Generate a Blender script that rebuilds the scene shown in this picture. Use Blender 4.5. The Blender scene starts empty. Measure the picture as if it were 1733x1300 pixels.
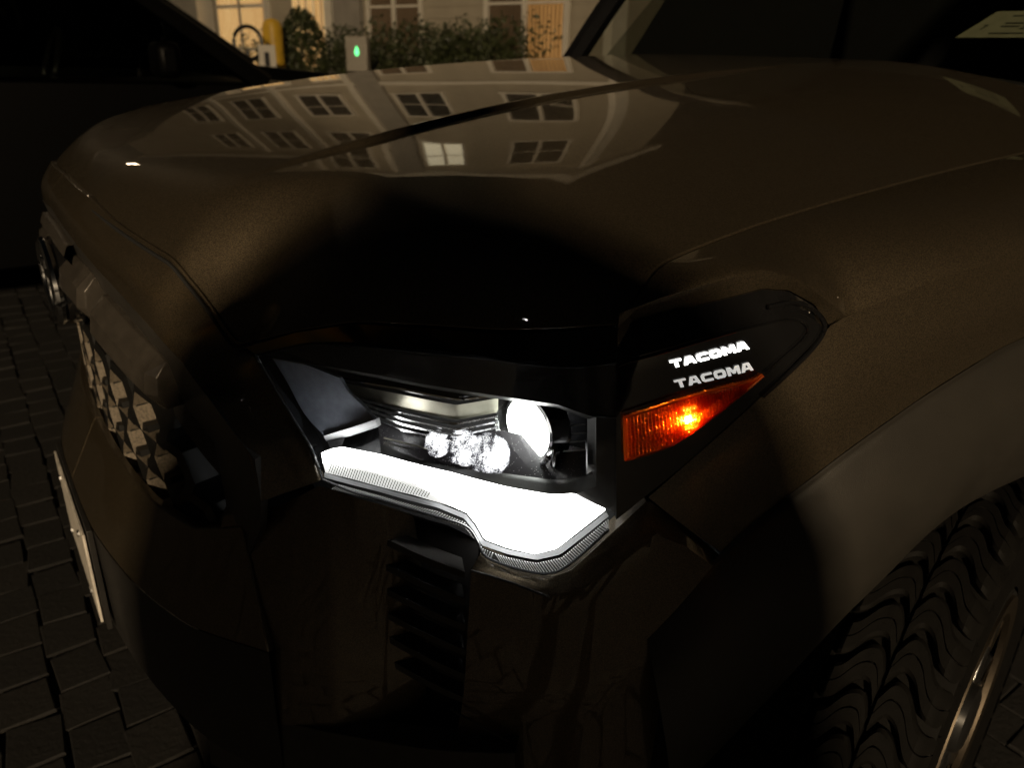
import bpy, math, random
import numpy as np
from mathutils import Vector, Matrix
random.seed(7)
rng = np.random.default_rng(7)
R_ = math.radians
SC = bpy.context.scene
COL = SC.collection

# ------------------------------------------------------------------ camera
CAM = np.array([1.31, -0.11, 1.243]); YAW, PIT, ROL, FPX = R_(55.3), R_(22.9), R_(1.16), 1360.0
PW, PH = 1733.0, 1300.0
Fv = np.array([-math.sin(YAW)*math.cos(PIT), math.cos(YAW)*math.cos(PIT), -math.sin(PIT)])
Rv = np.array([math.cos(YAW), math.sin(YAW), 0.0]); Uv = np.cross(Rv, Fv)
Rv, Uv = math.cos(ROL)*Rv+math.sin(ROL)*Uv, -math.sin(ROL)*Rv+math.cos(ROL)*Uv
cam = bpy.data.cameras.new('camera'); cam_o = bpy.data.objects.new('camera', cam); COL.objects.link(cam_o)
cam.sensor_fit = 'HORIZONTAL'; cam.sensor_width = 36.0; cam.lens = 36.0*FPX/PW
cam.clip_start = 0.02; cam.clip_end = 500
M3 = Matrix((Rv, Uv, -Fv)).transposed().to_4x4(); M3.translation = Vector(CAM)
cam_o.matrix_world = M3
cam.dof.use_dof = True; cam.dof.focus_distance = 0.72; cam.dof.aperture_fstop = 8.0
SC.camera = cam_o

# ------------------------------------------------------------------ night sky, moonlight, exposure
world = bpy.data.worlds.new('World'); SC.world = world; world.use_nodes = True
wn = world.node_tree; wn.nodes.clear()
sky = wn.nodes.new('ShaderNodeTexSky'); sky.sky_type = 'NISHITA'; sky.sun_disc = False
sky.sun_elevation = R_(3); sky.sun_rotation = R_(200)
bg = wn.nodes.new('ShaderNodeBackground'); bg.inputs[1].default_value = 0.0012
wo = wn.nodes.new('ShaderNodeOutputWorld'); wn.links.new(sky.outputs[0], bg.inputs[0]); wn.links.new(bg.outputs[0], wo.inputs[0])
sun = bpy.data.lights.new('moon', 'SUN'); sun.energy = 0.004; sun.angle = R_(0.5); sun.color = (1, .95, .88)
sun_o = bpy.data.objects.new('moon', sun); COL.objects.link(sun_o); sun_o.rotation_euler = (R_(50), 0, R_(20))
SC.view_settings.view_transform = 'Standard'; SC.view_settings.look = 'None'
SC.view_settings.exposure = 0.0; SC.view_settings.gamma = 1.0; SC.view_settings.use_curve_mapping = False
SC.render.engine = 'CYCLES'
cy = SC.cycles
cy.max_bounces = 6; cy.transparent_max_bounces = 12; cy.glossy_bounces = 4; cy.diffuse_bounces = 2; cy.use_adaptive_sampling = True; cy.adaptive_threshold = .03; cy.caustics_reflective = True
cy.sample_clamp_indirect = 3.0; cy.use_denoising = True
try: cy.denoiser = 'OPENIMAGEDENOISE'
except Exception: pass
WARM = (1.0, 0.76, 0.48)

# ------------------------------------------------------------------ materials
def nodes(name):
    m = bpy.data.materials.new(name); m.use_nodes = True
    nt = m.node_tree; b = nt.nodes['Principled BSDF']; return m, nt, b
def N(nt, t, **kw):
    n = nt.nodes.new(t)
    for k, v in kw.items(): setattr(n, k, v)
    return n
def coords(nt, scale=1.0, kind='Object'):
    tc = N(nt, 'ShaderNodeTexCoord'); mp = N(nt, 'ShaderNodeMapping')
    s = scale if isinstance(scale, tuple) else (scale,)*3
    mp.inputs['Scale'].default_value = s
    nt.links.new(tc.outputs[kind], mp.inputs[0]); return mp.outputs[0]
def ramp(nt, src, stops):
    r = N(nt, 'ShaderNodeValToRGB'); el = r.color_ramp.elements
    while len(el) < len(stops): el.new(.5)
    for e, (p, c) in zip(el, stops):
        e.position = p; e.color = c if len(c) == 4 else (*c, 1)
    nt.links.new(src, r.inputs[0]); return r.outputs[0]
def noise(nt, vec, scale, detail=4, rough=.55):
    n = N(nt, 'ShaderNodeTexNoise'); n.inputs['Scale'].default_value = scale
    n.inputs['Detail'].default_value = detail; n.inputs['Roughness'].default_value = rough
    if vec is not None: nt.links.new(vec, n.inputs['Vector'])
    return n.outputs['Fac']
def bump(nt, b, h, strength=.2, dist=.001, target='Normal'):
    bp = N(nt, 'ShaderNodeBump'); bp.inputs['Strength'].default_value = strength; bp.inputs['Distance'].default_value = dist
    nt.links.new(h, bp.inputs['Height']); nt.links.new(bp.outputs[0], b.inputs[target]); return bp
def vary(nt, b, c1, c2, scale, detail=4, lo=.35, hi=.65, vec=None):
    v = vec or coords(nt)
    o = ramp(nt, noise(nt, v, scale, detail), [(lo, c1), (hi, c2)]); nt.links.new(o, b.inputs['Base Color'])
def solid(name, col, rough=.5, metal=0.0, coat=0.0, spec=.5, var=.25, vscale=30, bmp=0.0, bscale=400):
    m, nt, b = nodes(name)
    c2 = tuple(min(1, c*(1+var)) for c in col); c1 = tuple(c*(1-var) for c in col)
    vary(nt, b, c1, c2, vscale)
    b.inputs['Roughness'].default_value = rough; b.inputs['Metallic'].default_value = metal
    b.inputs['Coat Weight'].default_value = coat; b.inputs['Coat Roughness'].default_value = .03
    b.inputs['Specular IOR Level'].default_value = spec
    if bmp: bump(nt, b, noise(nt, coords(nt), bscale, 3), bmp, .0006)
    return m
def emit(name, col, strength):
    m, nt, b = nodes(name)
    b.inputs['Base Color'].default_value = (.8, .8, .8, 1); b.inputs['Emission Color'].default_value = (*col, 1)
    b.inputs['Emission Strength'].default_value = strength; return m
def clear(name, tint=(1, 1, 1), rough=.01, ior=1.45, gain=1.0):
    m, nt, b = nodes(name); nt.nodes.remove(b)
    out = nt.nodes['Material Output']
    tr = N(nt, 'ShaderNodeBsdfTransparent'); tr.inputs[0].default_value = (*tint, 1)
    gl = N(nt, 'ShaderNodeBsdfGlossy'); gl.inputs['Roughness'].default_value = rough
    # thin pane: the same reflectance from either side
    lw = N(nt, 'ShaderNodeLayerWeight'); lw.inputs[0].default_value = .5; f0 = ((ior-1)/(ior+1))**2
    pw = N(nt, 'ShaderNodeMath', operation='POWER'); pw.inputs[1].default_value = 5.0; nt.links.new(lw.outputs['Facing'], pw.inputs[0])
    ma = N(nt, 'ShaderNodeMath', operation='MULTIPLY_ADD'); ma.inputs[1].default_value = (1-f0)*gain; ma.inputs[2].default_value = f0*gain; ma.use_clamp = True
    nt.links.new(pw.outputs[0], ma.inputs[0]); mx = N(nt, 'ShaderNodeMixShader'); nt.links.new(ma.outputs[0], mx.inputs[0])
    nt.links.new(tr.outputs[0], mx.inputs[1]); nt.links.new(gl.outputs[0], mx.inputs[2]); nt.links.new(mx.outputs[0], out.inputs[0])
    return m
M = {}
def paint(name, scratch=0.0):
    m, nt, b = nodes(name); v = coords(nt)
    vo = N(nt, 'ShaderNodeTexVoronoi'); vo.inputs['Scale'].default_value = 1500; nt.links.new(v, vo.inputs['Vector'])
    o = ramp(nt, vo.outputs['Color'], [(.15, (.056, .044, .028)), (.85, (.150, .118, .076))])
    nt.links.new(o, b.inputs['Base Color'])
    b.inputs['Metallic'].default_value = .86; b.inputs['Roughness'].default_value = .49
    b.inputs['Coat Weight'].default_value = 1.0; b.inputs['Coat Roughness'].default_value = .015; b.inputs['Coat IOR'].default_value = 1.5
    bump(nt, b, vo.outputs['Distance'], .25, .0004)
    # orange peel and dust film of the clear coat
    bump(nt, b, noise(nt, v, 260, 2), .012, .001, 'Coat Normal')
    film = noise(nt, v, 9, 6, .7)
    if scratch:
        s = N(nt, 'ShaderNodeMapping'); s.inputs['Scale'].default_value = (60, 60, 700); s.inputs['Rotation'].default_value = (.3, .5, .2)
        nt.links.new(v, s.inputs[0])
        sc_ = noise(nt, s.outputs[0], 1, 3, .8)
        film2 = ramp(nt, sc_, [(.52, (.015,)*3), (.78, (.015+scratch,)*3)])
        nt.links.new(film2, b.inputs['Coat Roughness'])
    else:
        nt.links.new(ramp(nt, film, [(.35, (.008,)*3), (.8, (.035,)*3)]), b.inputs['Coat Roughness'])
    return m
M['paint'] = paint('bronze_paint'); M['paint_worn'] = paint('bronze_paint_scratched', .35)
M['gloss'] = solid('gloss_black', (.006, .006, .0065), .08, coat=.6, var=.1)
M['shroud'] = solid('lamp_shroud_black', (.0035, .0036, .004), .16, var=.3, vscale=80)
M['flare'] = solid('grained_grey_plastic', (.020, .018, .015), .42, var=.12, vscale=15, bmp=.35, bscale=900)
M['plastic'] = solid('black_plastic', (.016, .015, .014), .45, var=.2, bmp=.3, bscale=700)
M['satin'] = solid('satin_grey_plastic', (.030, .028, .025), .36, var=.2, vscale=40, bmp=.15, bscale=500)
M['bar'] = solid('grille_bar_grey', (.055, .048, .040), .27, metal=.3, var=.15, vscale=60, bmp=.15, bscale=800)
M['meshp'] = solid('grille_mesh_plastic', (.13, .108, .080), .55, var=.35, vscale=300, bmp=.6, bscale=1200)
M['chrome'] = solid('chrome', (.75, .76, .78), .12, metal=1, var=.08, vscale=120)
M['darkchrome'] = solid('dark_chrome', (.22, .22, .23), .16, metal=1, var=.2, vscale=100, bmp=.1, bscale=300)
M['lensrim'] = solid('lens_rim', (.07, .072, .075), .12, spec=.9, var=.2)
M['edge'] = solid('lens_edge', (.55, .56, .58), .15, spec=.8, var=.1)
M['rubber'] = solid('tyre_rubber', (.0026, .0023, .0019), .75, spec=.14, var=.35, vscale=60, bmp=.5, bscale=500)
M['rimdark'] = solid('rim_black', (.012, .012, .012), .3, coat=.4)
M['machined'] = solid('machined_alloy', (.075, .062, .047), .5, metal=1, var=.1, vscale=200)
M['lens'] = clear('clear_lens', (.97, .98, .98), .012, 1.45)
M['prism'] = clear('prism_lens', (.55, .57, .57), .08, 1.5, 2.2)
M['glass'] = clear('tinted_glass', (.50, .52, .48), .01, 1.5)
M['suvglass'] = clear('car_side_glass', (.25, .27, .25), .01, 1.5)
M['drl'] = emit('daylight_led', (1.0, .99, .96), 12.0)
M['beam'] = emit('projector_beam', (1.0, .99, .95), 24.0)
M['letter_lit'] = emit('lit_lettering', (1.0, .99, .93), 6.0)
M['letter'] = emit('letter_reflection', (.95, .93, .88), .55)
M['void'] = solid('dark_cavity', (.004, .004, .004), .8)

# ------------------------------------------------------------------ mesh helpers
def link(o, parent=None):
    COL.objects.link(o)
    if parent is not None: o.parent = parent
    return o
def tag(o, label=None, cat=None, group=None, kind=None):
    for k, v in (('label', label), ('category', cat), ('group', group), ('kind', kind)):
        if v: o[k] = v
    return o
def empty(name, loc=(0, 0, 0), rz=0.0):
    o = bpy.data.objects.new(name, None); o.empty_display_size = .1; o.location = loc; o.rotation_euler = (0, 0, rz); return link(o)
def mk(name, V, Fc, mat, parent=None, ang=35, bev=0.0, smooth=True):
    me = bpy.data.meshes.new(name); me.from_pydata([tuple(map(float, v)) for v in V], [], [tuple(map(int, f)) for f in Fc]); me.validate(); me.update()
    if mat is not None: me.materials.append(M[mat] if isinstance(mat, str) else mat)
    if smooth:
        for p in me.polygons: p.use_smooth = True
        try: me.set_sharp_from_angle(angle=R_(ang))
        except Exception: pass
    o = link(bpy.data.objects.new(name, me), parent)
    if bev:
        b = o.modifiers.new('edge', 'BEVEL'); b.width = bev; b.segments = 2; b.limit_method = 'ANGLE'; b.angle_limit = R_(40); b.harden_normals = False
    return o
class MB:
    def __init__(s): s.V = []; s.F = []
    def add(s, V, Fc):
        n = len(s.V); s.V += [tuple(v) for v in V]; s.F += [tuple(i+n for i in f) for f in Fc]; return s
    def box(s, c, h, rot=None):
        P = [Vector((x*h[0], y*h[1], z*h[2])) for x in (-1, 1) for y in (-1, 1) for z in (-1, 1)]
        if rot is not None: P = [rot @ p for p in P]
        c = Vector(c); return s.add([p+c for p in P], [(0, 1, 3, 2), (4, 6, 7, 5), (0, 4, 5, 1), (2, 3, 7, 6), (0, 2, 6, 4), (1, 5, 7, 3)])
    def tube(s, pts, r, n=8, closed=False, caps=True):
        pts = [Vector(p) for p in pts]; m = len(pts); base = len(s.V); rr = r if isinstance(r, (list, tuple)) else [r]*m
        up = Vector((0, 0, 1))
        for i, p in enumerate(pts):
            a = pts[(i-1) % m] if (closed or i > 0) else p; b = pts[(i+1) % m] if (closed or i < m-1) else p
            t = (b-a).normalized(); u = up if abs(t.dot(up)) < .95 else Vector((1, 0, 0))
            e1 = t.cross(u).normalized(); e2 = t.cross(e1)
            for k in range(n):
                q = 2*math.pi*k/n; s.V.append(tuple(p+(e1*math.cos(q)+e2*math.sin(q))*rr[i]))
        for i in range(m if closed else m-1):
            j = (i+1) % m
            for k in range(n):
                l = (k+1) % n; s.F.append((base+i*n+k, base+i*n+l, base+j*n+l, base+j*n+k))
        if caps and not closed:
            s.F.append(tuple(base+k for k in reversed(range(n)))); s.F.append(tuple(base+(m-1)*n+k for k in range(n)))
        return s
    def prism(s, poly, axis_o, u, v, w, depth):
        """polygon (a,b) in the plane o+a*u+b*v extruded by depth along w"""
        o, u, v, w = map(Vector, (axis_o, u, v, w)); n = len(poly)
        A = [o+u*a+v*b for a, b in poly]; B = [p+w*depth for p in A]
        return s.add(A+B, [tuple(range(n)), tuple(reversed(range(n, 2*n)))]+[(i, i+n, (i+1) % n+n, (i+1) % n) for i in range(n)])
    def grid(s, G, closed_u=False):
        """G[rows][cols] of 3-D points"""
        r, c = len(G), len(G[0]); n = len(s.V)
        for row in G: s.V += [tuple(p) for p in row]
        for i in range(r-1):
            for j in range(c if closed_u else c-1):
                k = (j+1) % c; s.F.append((n+i*c+j, n+i*c+k, n+(i+1)*c+k, n+(i+1)*c+j))
        return s
    def mirror(s):
        n = len(s.V); V = [(-x, y, z) for x, y, z in s.V]; F2 = [tuple(reversed([i+n for i in f])) for f in s.F]
        s.V += V; s.F += F2; return s
    def build(s, name, mat, parent=None, **k): return mk(name, s.V, s.F, mat, parent, **k)

# ------------------------------------------------------------------ from the photograph's rays to points in the place
def ray(px, py): return Fv+Rv*((px-PW/2)/FPX)-Uv*((py-PH/2)/FPX)
def at(px, py, x=None, y=None, z=None):
    d = ray(px, py)
    t = (x-CAM[0])/d[0] if x is not None else (y-CAM[1])/d[1] if y is not None else (z-CAM[2])/d[2]
    return CAM+t*d
def catmull(K, n):
    K = np.asarray(K, float); K2 = np.vstack([2*K[0]-K[1], K, 2*K[-1]-K[-2]]); o = []
    for i in range(len(K)-1):
        p0, p1, p2, p3 = K2[i:i+4]
        for t in np.arange(n)/n:
            o.append(.5*((2*p1)+(-p0+p2)*t+(2*p0-5*p1+4*p2-p3)*t*t+(-p0+3*p1-3*p2+p3)*t**3))
    o.append(K[-1]); return np.array(o)
def resample(K, n, smooth=False):
    K = np.asarray(K, float)
    if smooth and len(K) > 2: K = catmull(K, 12)
    d = np.concatenate([[0], np.cumsum(np.linalg.norm(np.diff(K[:, :min(3, K.shape[1])], axis=0), axis=1))])
    t = np.linspace(0, d[-1], n); return np.stack([np.interp(t, d, K[:, i]) for i in range(K.shape[1])], 1)
# plan outline of the truck's nose and flank (x lateral, y rearward)
KH = [(0, 0), (.2, .008), (.4, .045), (.528, .098), (.65, .16), (.75, .225), (.84, .315), (.89, .42), (.92, .55), (.945, .75), (.955, 1.0), (.957, 1.4), (.957, 2.2)]
PL = catmull([(-a, b) for a, b in reversed(KH[1:])]+KH, 24)
PS = np.concatenate([[0], np.cumsum(np.linalg.norm(np.diff(PL, axis=0), axis=1))])
PS -= PS[len(PL)//2]
PT = np.gradient(PL, axis=0); PT /= np.linalg.norm(PT, axis=1)[:, None]; PN = np.stack([PT[:, 1], -PT[:, 0]], 1)
def P3(s, z, d):
    x, y = (np.interp(s, PS, PL[:, i]) for i in (0, 1)); n = np.array([np.interp(s, PS, PN[:, i]) for i in (0, 1)]); n /= np.linalg.norm(n)
    return np.array([x+n[0]*d, y+n[1]*d, z])
def Wp(px, py, d=0.0):
    """pixel -> (s, z, d) on the nose outline offset outwards by d"""
    q = ray(px, py); C = PL+PN*d; rel = C-CAM[:2]; cr = q[0]*rel[:, 1]-q[1]*rel[:, 0]; best = None
    for i in np.nonzero(cr[:-1]*cr[1:] <= 0)[0]:
        u = cr[i]/(cr[i]-cr[i+1]) if cr[i] != cr[i+1] else 0; p = rel[i]+u*(rel[i+1]-rel[i]); t = (p@q[:2])/(q[:2]@q[:2])
        if t > 0 and (best is None or t < best[0]): best = (t, PS[i]+u*(PS[i+1]-PS[i]))
    if best is None:
        dist = np.abs(cr)/np.linalg.norm(rel, axis=1); front = (rel@q[:2]) > 0; dist[~front] = 9; i = int(np.argmin(dist))
        best = ((rel[i]@q[:2])/(q[:2]@q[:2]), PS[i])
    return np.array([best[1], CAM[2]+best[0]*q[2], d])
def row(pts, d=0.0): return [Wp(p[0], p[1], p[2] if len(p) > 2 else d) for p in pts]
def YS(y, side=1):
    """outline arc length at a given y on the flank"""
    h = len(PL)//2; return float(np.interp(y, PL[h:, 1], PS[h:]))
def XS(x):
    h = len(PL)//2; return float(np.interp(x, PL[h:, 0], PS[h:]))
def loftG(rows, nu, nv, su=False, sv=False):
    Rr = np.array([resample(r, nu, su) for r in rows])
    if sv and len(rows) > 2:
        G = np.stack([catmull(Rr[:, j], nv) for j in range(nu)], 1)
    else:
        G = [Rr[0]]
        for i in range(len(Rr)-1):
            for k in range(1, nv+1): G.append(Rr[i]+(Rr[i+1]-Rr[i])*k/nv)
        G = np.array(G)
    return G
def panel(name, rows, mat, parent, nu=40, nv=6, su=False, sv=False, skirt=0.0, mirror=False, ang=35, bev=0.0, corr=None):
    G = loftG(rows, nu, nv, su, sv)
    if corr is not None: G = corr(G)
    P = [[P3(*q) for q in r] for r in G]; mb = MB().grid(P)
    i0, j0 = len(P)//2, len(P[0])//2; i1, j1 = (i0+1 if i0+1 < len(P) else i0-1), (j0+1 if j0+1 < len(P[0]) else j0-1)
    nn = np.cross(P[i0][j1]-P[i0][j0], P[i1][j0]-P[i0][j0])*(1 if j1 > j0 else -1)*(1 if i1 > i0 else -1)
    flip = nn@(P3(G[i0, j0, 0], 0, 1)-P3(G[i0, j0, 0], 0, 0)) > 0
    flip = not flip
    if flip: mb.F = [tuple(reversed(f)) for f in mb.F]
    if skirt:
        r, c = G.shape[:2]
        loop = [(0, j) for j in range(c)]+[(i, c-1) for i in range(1, r)]+[(r-1, j) for j in range(c-2, -1, -1)]+[(i, 0) for i in range(r-2, 0, -1)]
        n = len(mb.V); idx = [i*c+j for i, j in loop]
        mb.V += [tuple(P3(G[i, j, 0], G[i, j, 1], G[i, j, 2]-skirt)) for i, j in loop]
        L_ = len(loop)
        mb.F += [(idx[k], idx[(k+1) % L_], n+(k+1) % L_, n+k) if flip else (idx[(k+1) % L_], idx[k], n+k, n+(k+1) % L_) for k in range(L_)]
    if mirror: mb.mirror()
    return mb.build(name, mat, parent, ang=ang, bev=bev)
def line_tube(name, pts, d, r, mat, parent, smooth=True, n=60):
    K = resample(row(pts, d), n, smooth); return MB().tube([P3(*q) for q in K], r, 6).build(name, mat, parent)
def copy_tree(o, parent=None):
    c = o.copy(); link(c); c.parent = parent
    for ch in list(o.children): copy_tree(ch, c)
    return c
sstep = lambda a, b, x: (lambda t: t*t*(3-2*t))(np.clip((x-a)/(b-a), 0, 1))

#@@STRUCTURE
# ------------------------------------------------------------------ ground
gm, gnt, gb = nodes('paving_bed'); vary(gnt, gb, (.004, .0035, .003), (.009, .0075, .006), 3.0, 8); gb.inputs['Roughness'].default_value = .9
bump(gnt, gb, noise(gnt, coords(gnt), 60, 6), .6, .004)
g = mk('ground', [(-90, -90, 0), (90, -90, 0), (90, 90, 0), (-90, 90, 0)], [(0, 1, 2, 3)], gm, smooth=False); tag(g, kind='structure', label='dark paved parking ground')
pm, pnt, pb = nodes('paver_stone')
oi = N(pnt, 'ShaderNodeObjectInfo'); base = ramp(pnt, oi.outputs['Random'], [(0, (.0026, .0022, .0017)), (1, (.0075, .0062, .0047))])
mixn = N(pnt, 'ShaderNodeMix', data_type='RGBA', blend_type='MULTIPLY'); mixn.inputs[0].default_value = .7
pnt.links.new(base, mixn.inputs[6]); pnt.links.new(ramp(pnt, noise(pnt, coords(pnt), 40, 6), [(.3, (.5, .5, .5)), (.7, (1, 1, 1))]), mixn.inputs[7])
pnt.links.new(mixn.outputs[2], pb.inputs['Base Color']); pb.inputs['Roughness'].default_value = .8
bump(pnt, pb, noise(pnt, coords(pnt), 90, 6), .7, .004)
M['paver'] = pm
def paver_mesh(i):
    r = random.Random(i); a, b, h = .057, .0475, .007
    mb = MB(); bot = [(x+r.uniform(-.006, .006), y+r.uniform(-.006, .006)) for x, y in ((-a, -b), (a, -b), (a, b), (-a, b))]; t = .002
    V = [(x, y, 0) for x, y in bot]+[(x, y, h-.002) for x, y in bot]+[(x-math.copysign(t, x), y-math.copysign(t, y), h+r.uniform(-.0008, .0008)) for x, y in bot]
    mb.add(V, [(0, 1, 5, 4), (1, 2, 6, 5), (2, 3, 7, 6), (3, 0, 4, 7), (4, 5, 9, 8), (5, 6, 10, 9), (6, 7, 11, 10), (7, 4, 8, 11), (8, 9, 10, 11)])
    o = mb.build('paver', 'paver', None, smooth=False); me = o.data; bpy.data.objects.remove(o); return me
pmesh = [paver_mesh(i) for i in range(9)]
cand = []
for i in range(-75, 25):
    for j in range(-60, 40):
        x, y = i*.12+(j % 2)*.06, j*.1
        q = np.array([x, y, 0])-CAM; zc = q@Fv
        if zc < .3: continue
        u, v = PW/2+FPX*(q@Rv)/zc, PH/2-FPX*(q@Uv)/zc
        vis = -80 < u < 330 and v > 500
        cand.append((0 if vis else 1, float(np.linalg.norm(q)), x, y))
cand.sort(); rest = MB()
for k, (f, dd, x, y) in enumerate(cand):
    if k < 290:
        o = link(bpy.data.objects.new('paver', pmesh[(k*7) % 9]), g); o.location = (x+random.uniform(-.002, .002), y+random.uniform(-.002, .002), .004+random.uniform(0, .004)); o.rotation_euler = (random.uniform(-.02, .02), random.uniform(-.02, .02), random.uniform(-.05, .05))
    elif dd < 9:
        me = pmesh[(k*7) % 9]; z0 = .004+random.uniform(0, .004)
        rest.add([(v.co.x+x, v.co.y+y, v.co.z+z0) for v in me.vertices], [tuple(p.vertices) for p in me.polygons])
ro = rest.build('paving_field', 'paver', g, smooth=False); tag(ro, kind='stuff')

# ------------------------------------------------------------------ apartment building behind the truck (facade frame: u runs left along it, n faces us)
CORNER = np.array([-8.3, 8.1, 0]); FU = np.array([-.984, -.179, 0]); FN = np.array([.179, -.984, 0])
def fac(px, py):
    q = ray(px, py); t = ((CORNER-CAM)@FN)/(q@FN); p = CAM+t*q; return float((p-CORNER)@FU), float(p[2])
def FB(mb, u0, u1, z0, z1, d0, d1):
    """a block on the facade, from depth d0 to d1 in front of it"""
    P = [CORNER+FU*u+FN*d+np.array([0, 0, z]) for u in (u0, u1) for d in (d0, d1) for z in (z0, z1)]
    return mb.add(P, [(0, 1, 3, 2), (4, 6, 7, 5), (0, 4, 5, 1), (2, 3, 7, 6), (0, 2, 6, 4), (1, 5, 7, 3)])
M['siding'] = solid('tan_siding', (.34, .30, .23), .7, var=.08, vscale=2)
M['trimw'] = solid('white_trim', (.62, .58, .50), .5, var=.06, vscale=4)
M['brickg'] = solid('grey_panel', (.25, .23, .20), .75, var=.1, vscale=3)
M['pane_dark'] = solid('dark_pane', (.012, .012, .012), .04, spec=.6)
def lit_pane(name, c1, c2, st, sc=(1.3, 1.3, .25)):
    m, nt, b = nodes(name); v = coords(nt, sc)
    w = N(nt, 'ShaderNodeTexWave'); w.inputs['Scale'].default_value = 3; w.inputs['Distortion'].default_value = 2.5; nt.links.new(v, w.inputs[0])
    mx = N(nt, 'ShaderNodeMath', operation='MULTIPLY'); nt.links.new(w.outputs['Fac'], mx.inputs[0]); nt.links.new(noise(nt, v, .8, 3), mx.inputs[1])
    o = ramp(nt, mx.outputs[0], [(.10, c1), (.42, c2)]); nt.links.new(o, b.inputs['Emission Color']); b.inputs['Emission Strength'].default_value = st
    b.inputs['Base Color'].default_value = (.05, .04, .03, 1); b.inputs['Roughness'].default_value = .06; return m
M['pane_dim'] = lit_pane('dim_curtained_pane', (.10, .05, .02), (.50, .27, .11), .11)
M['pane_lit'] = lit_pane('lit_curtained_pane', (.30, .12, .025), (1.0, .50, .15), .34)
M['pane_door'] = lit_pane('lit_lobby_pane', (.55, .26, .07), (1.0, .66, .28), .72)
M['pane_up'] = lit_pane('lit_upper_pane', (1.0, .80, .45), (1.0, .88, .6), 1.1)
bld = empty('apartment_building', tuple(CORNER)); binv = Matrix.Translation(-Vector(CORNER))
def bpart(mb, name, mat, parent=bld, **k):
    o = mb.build(name, mat, parent, **k)
    if parent is not None: o.matrix_parent_inverse = Matrix.Translation(-Vector(parent.location)) if parent is bld else Matrix.Identity(4)
    return o
tag(bld, 'tan sided apartment building with white window trim behind the trucks hood', 'building')
UMAX = 26.0
bpart(FB(MB(), -.0, UMAX, 0, 8.9, -2.0, -.05), 'wall', 'siding', smooth=False)
um1 = fac(617, 50)[0]; up = fac(570, 50)[0]
ue = fac(385, 50)[0]
ROW = .19
k = 0; zz = .5
me_s = None
while zz < 8.8:
    V = []
    for u in (0.06, um1+.05):
        for (d, z) in ((-.05, zz), (-.02, zz), (-.035, zz+ROW+.005), (-.05, zz+ROW+.005)):
            V.append(tuple(FU*u+FN*d+np.array([0, 0, z-zz])))
    if me_s is None:
        o = mk('siding_board', V, [(0, 1, 2, 3), (7, 6, 5, 4), (1, 5, 6, 2), (0, 4, 5, 1)], 'siding', None, smooth=False); me_s = o.data; bpy.data.objects.remove(o)
    o = link(bpy.data.objects.new('siding_board', me_s), bld); o.location = (0, 0, zz)
    zz += ROW
bpart(FB(MB(), um1+.06, up, 0, 8.9, -.05, .06), 'pilaster_panel', 'brickg', smooth=False)
bpart(FB(MB(), -.09, .06, 0, 8.9, -.3, .035), 'corner_trim', 'trimw', smooth=False)
bpart(FB(MB(), -.3, UMAX, 8.9, 9.15, -2.3, .45), 'eave', 'trimw', smooth=False)
bpart(FB(MB(), 0, UMAX, 0, .5, -.05, .0), 'plinth', 'brickg', smooth=False)
def window(u0, u1, z0, z1, panes, rail=True):
    f = MB(); t = .09
    FB(f, u0, u1, z1-t, z1, -.05, .03); FB(f, u0-.03, u1+.03, z0, z0+t, -.05, .05)
    FB(f, u0, u0+t, z0+t, z1-t, -.05, .03); FB(f, u1-t, u1, z0+t, z1-t, -.05, .03)
    um = (u0+u1)/2; FB(f, um-.045, um+.045, z0+t, z1-t, -.05, .028)
    w = bpart(f, 'window', 'trimw', smooth=False)
    for i, (a, b) in enumerate(((u0+t, um-.045), (um+.045, u1-t))):
        zr = (z0+z1)/2
        for (c, e) in (((z0+t, zr-.02), (zr+.02, z1-t)) if rail else ((z0+t, z1-t),)):
            p = FB(MB(), a, b, c, e, -.045, -.015); bpart(p, 'pane', panes[i % len(panes)], w, smooth=False)
        if rail:
            m_ = FB(MB(), a, b, zr-.02, zr+.02, -.045, .015); bpart(m_, 'meeting_rail', 'trimw', w, smooth=False)
    return w
w2a, w2b = fac(962, 50)[0], fac(820, 50)[0]; w1a, w1b = fac(716, 50)[0], fac(617, 50)[0]
print('FACADE', w2a, w2b, w1a, w1b, up, ue)
for fl, (z0, z1) in enumerate(((.95, 2.75), (3.95, 5.65), (6.85, 8.55))):
    window(w2a, w2b, z0, z1, (['pane_lit', 'pane_dim'], ['pane_dark'], ['pane_dark'])[fl])
    window(w1a, w1b-.12, z0, z1, (['pane_dim'], ['pane_dark'], ['pane_up'])[fl])
    if fl:
        for uu in (up+.9, up+4.6, up+8.2): window(uu, uu+2.0, z0, z1, ['pane_dark'])
bpart(FB(MB(), 0, UMAX, 3.25, 3.45, -.05, .04), 'belt_trim', 'trimw', smooth=False)
for uu in (up+.1, up+3.6, up+7.4): bpart(FB(MB(), uu, uu+.25, .0, 8.9, -.05, .05), 'pilaster_trim', 'trimw', smooth=False)
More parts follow.
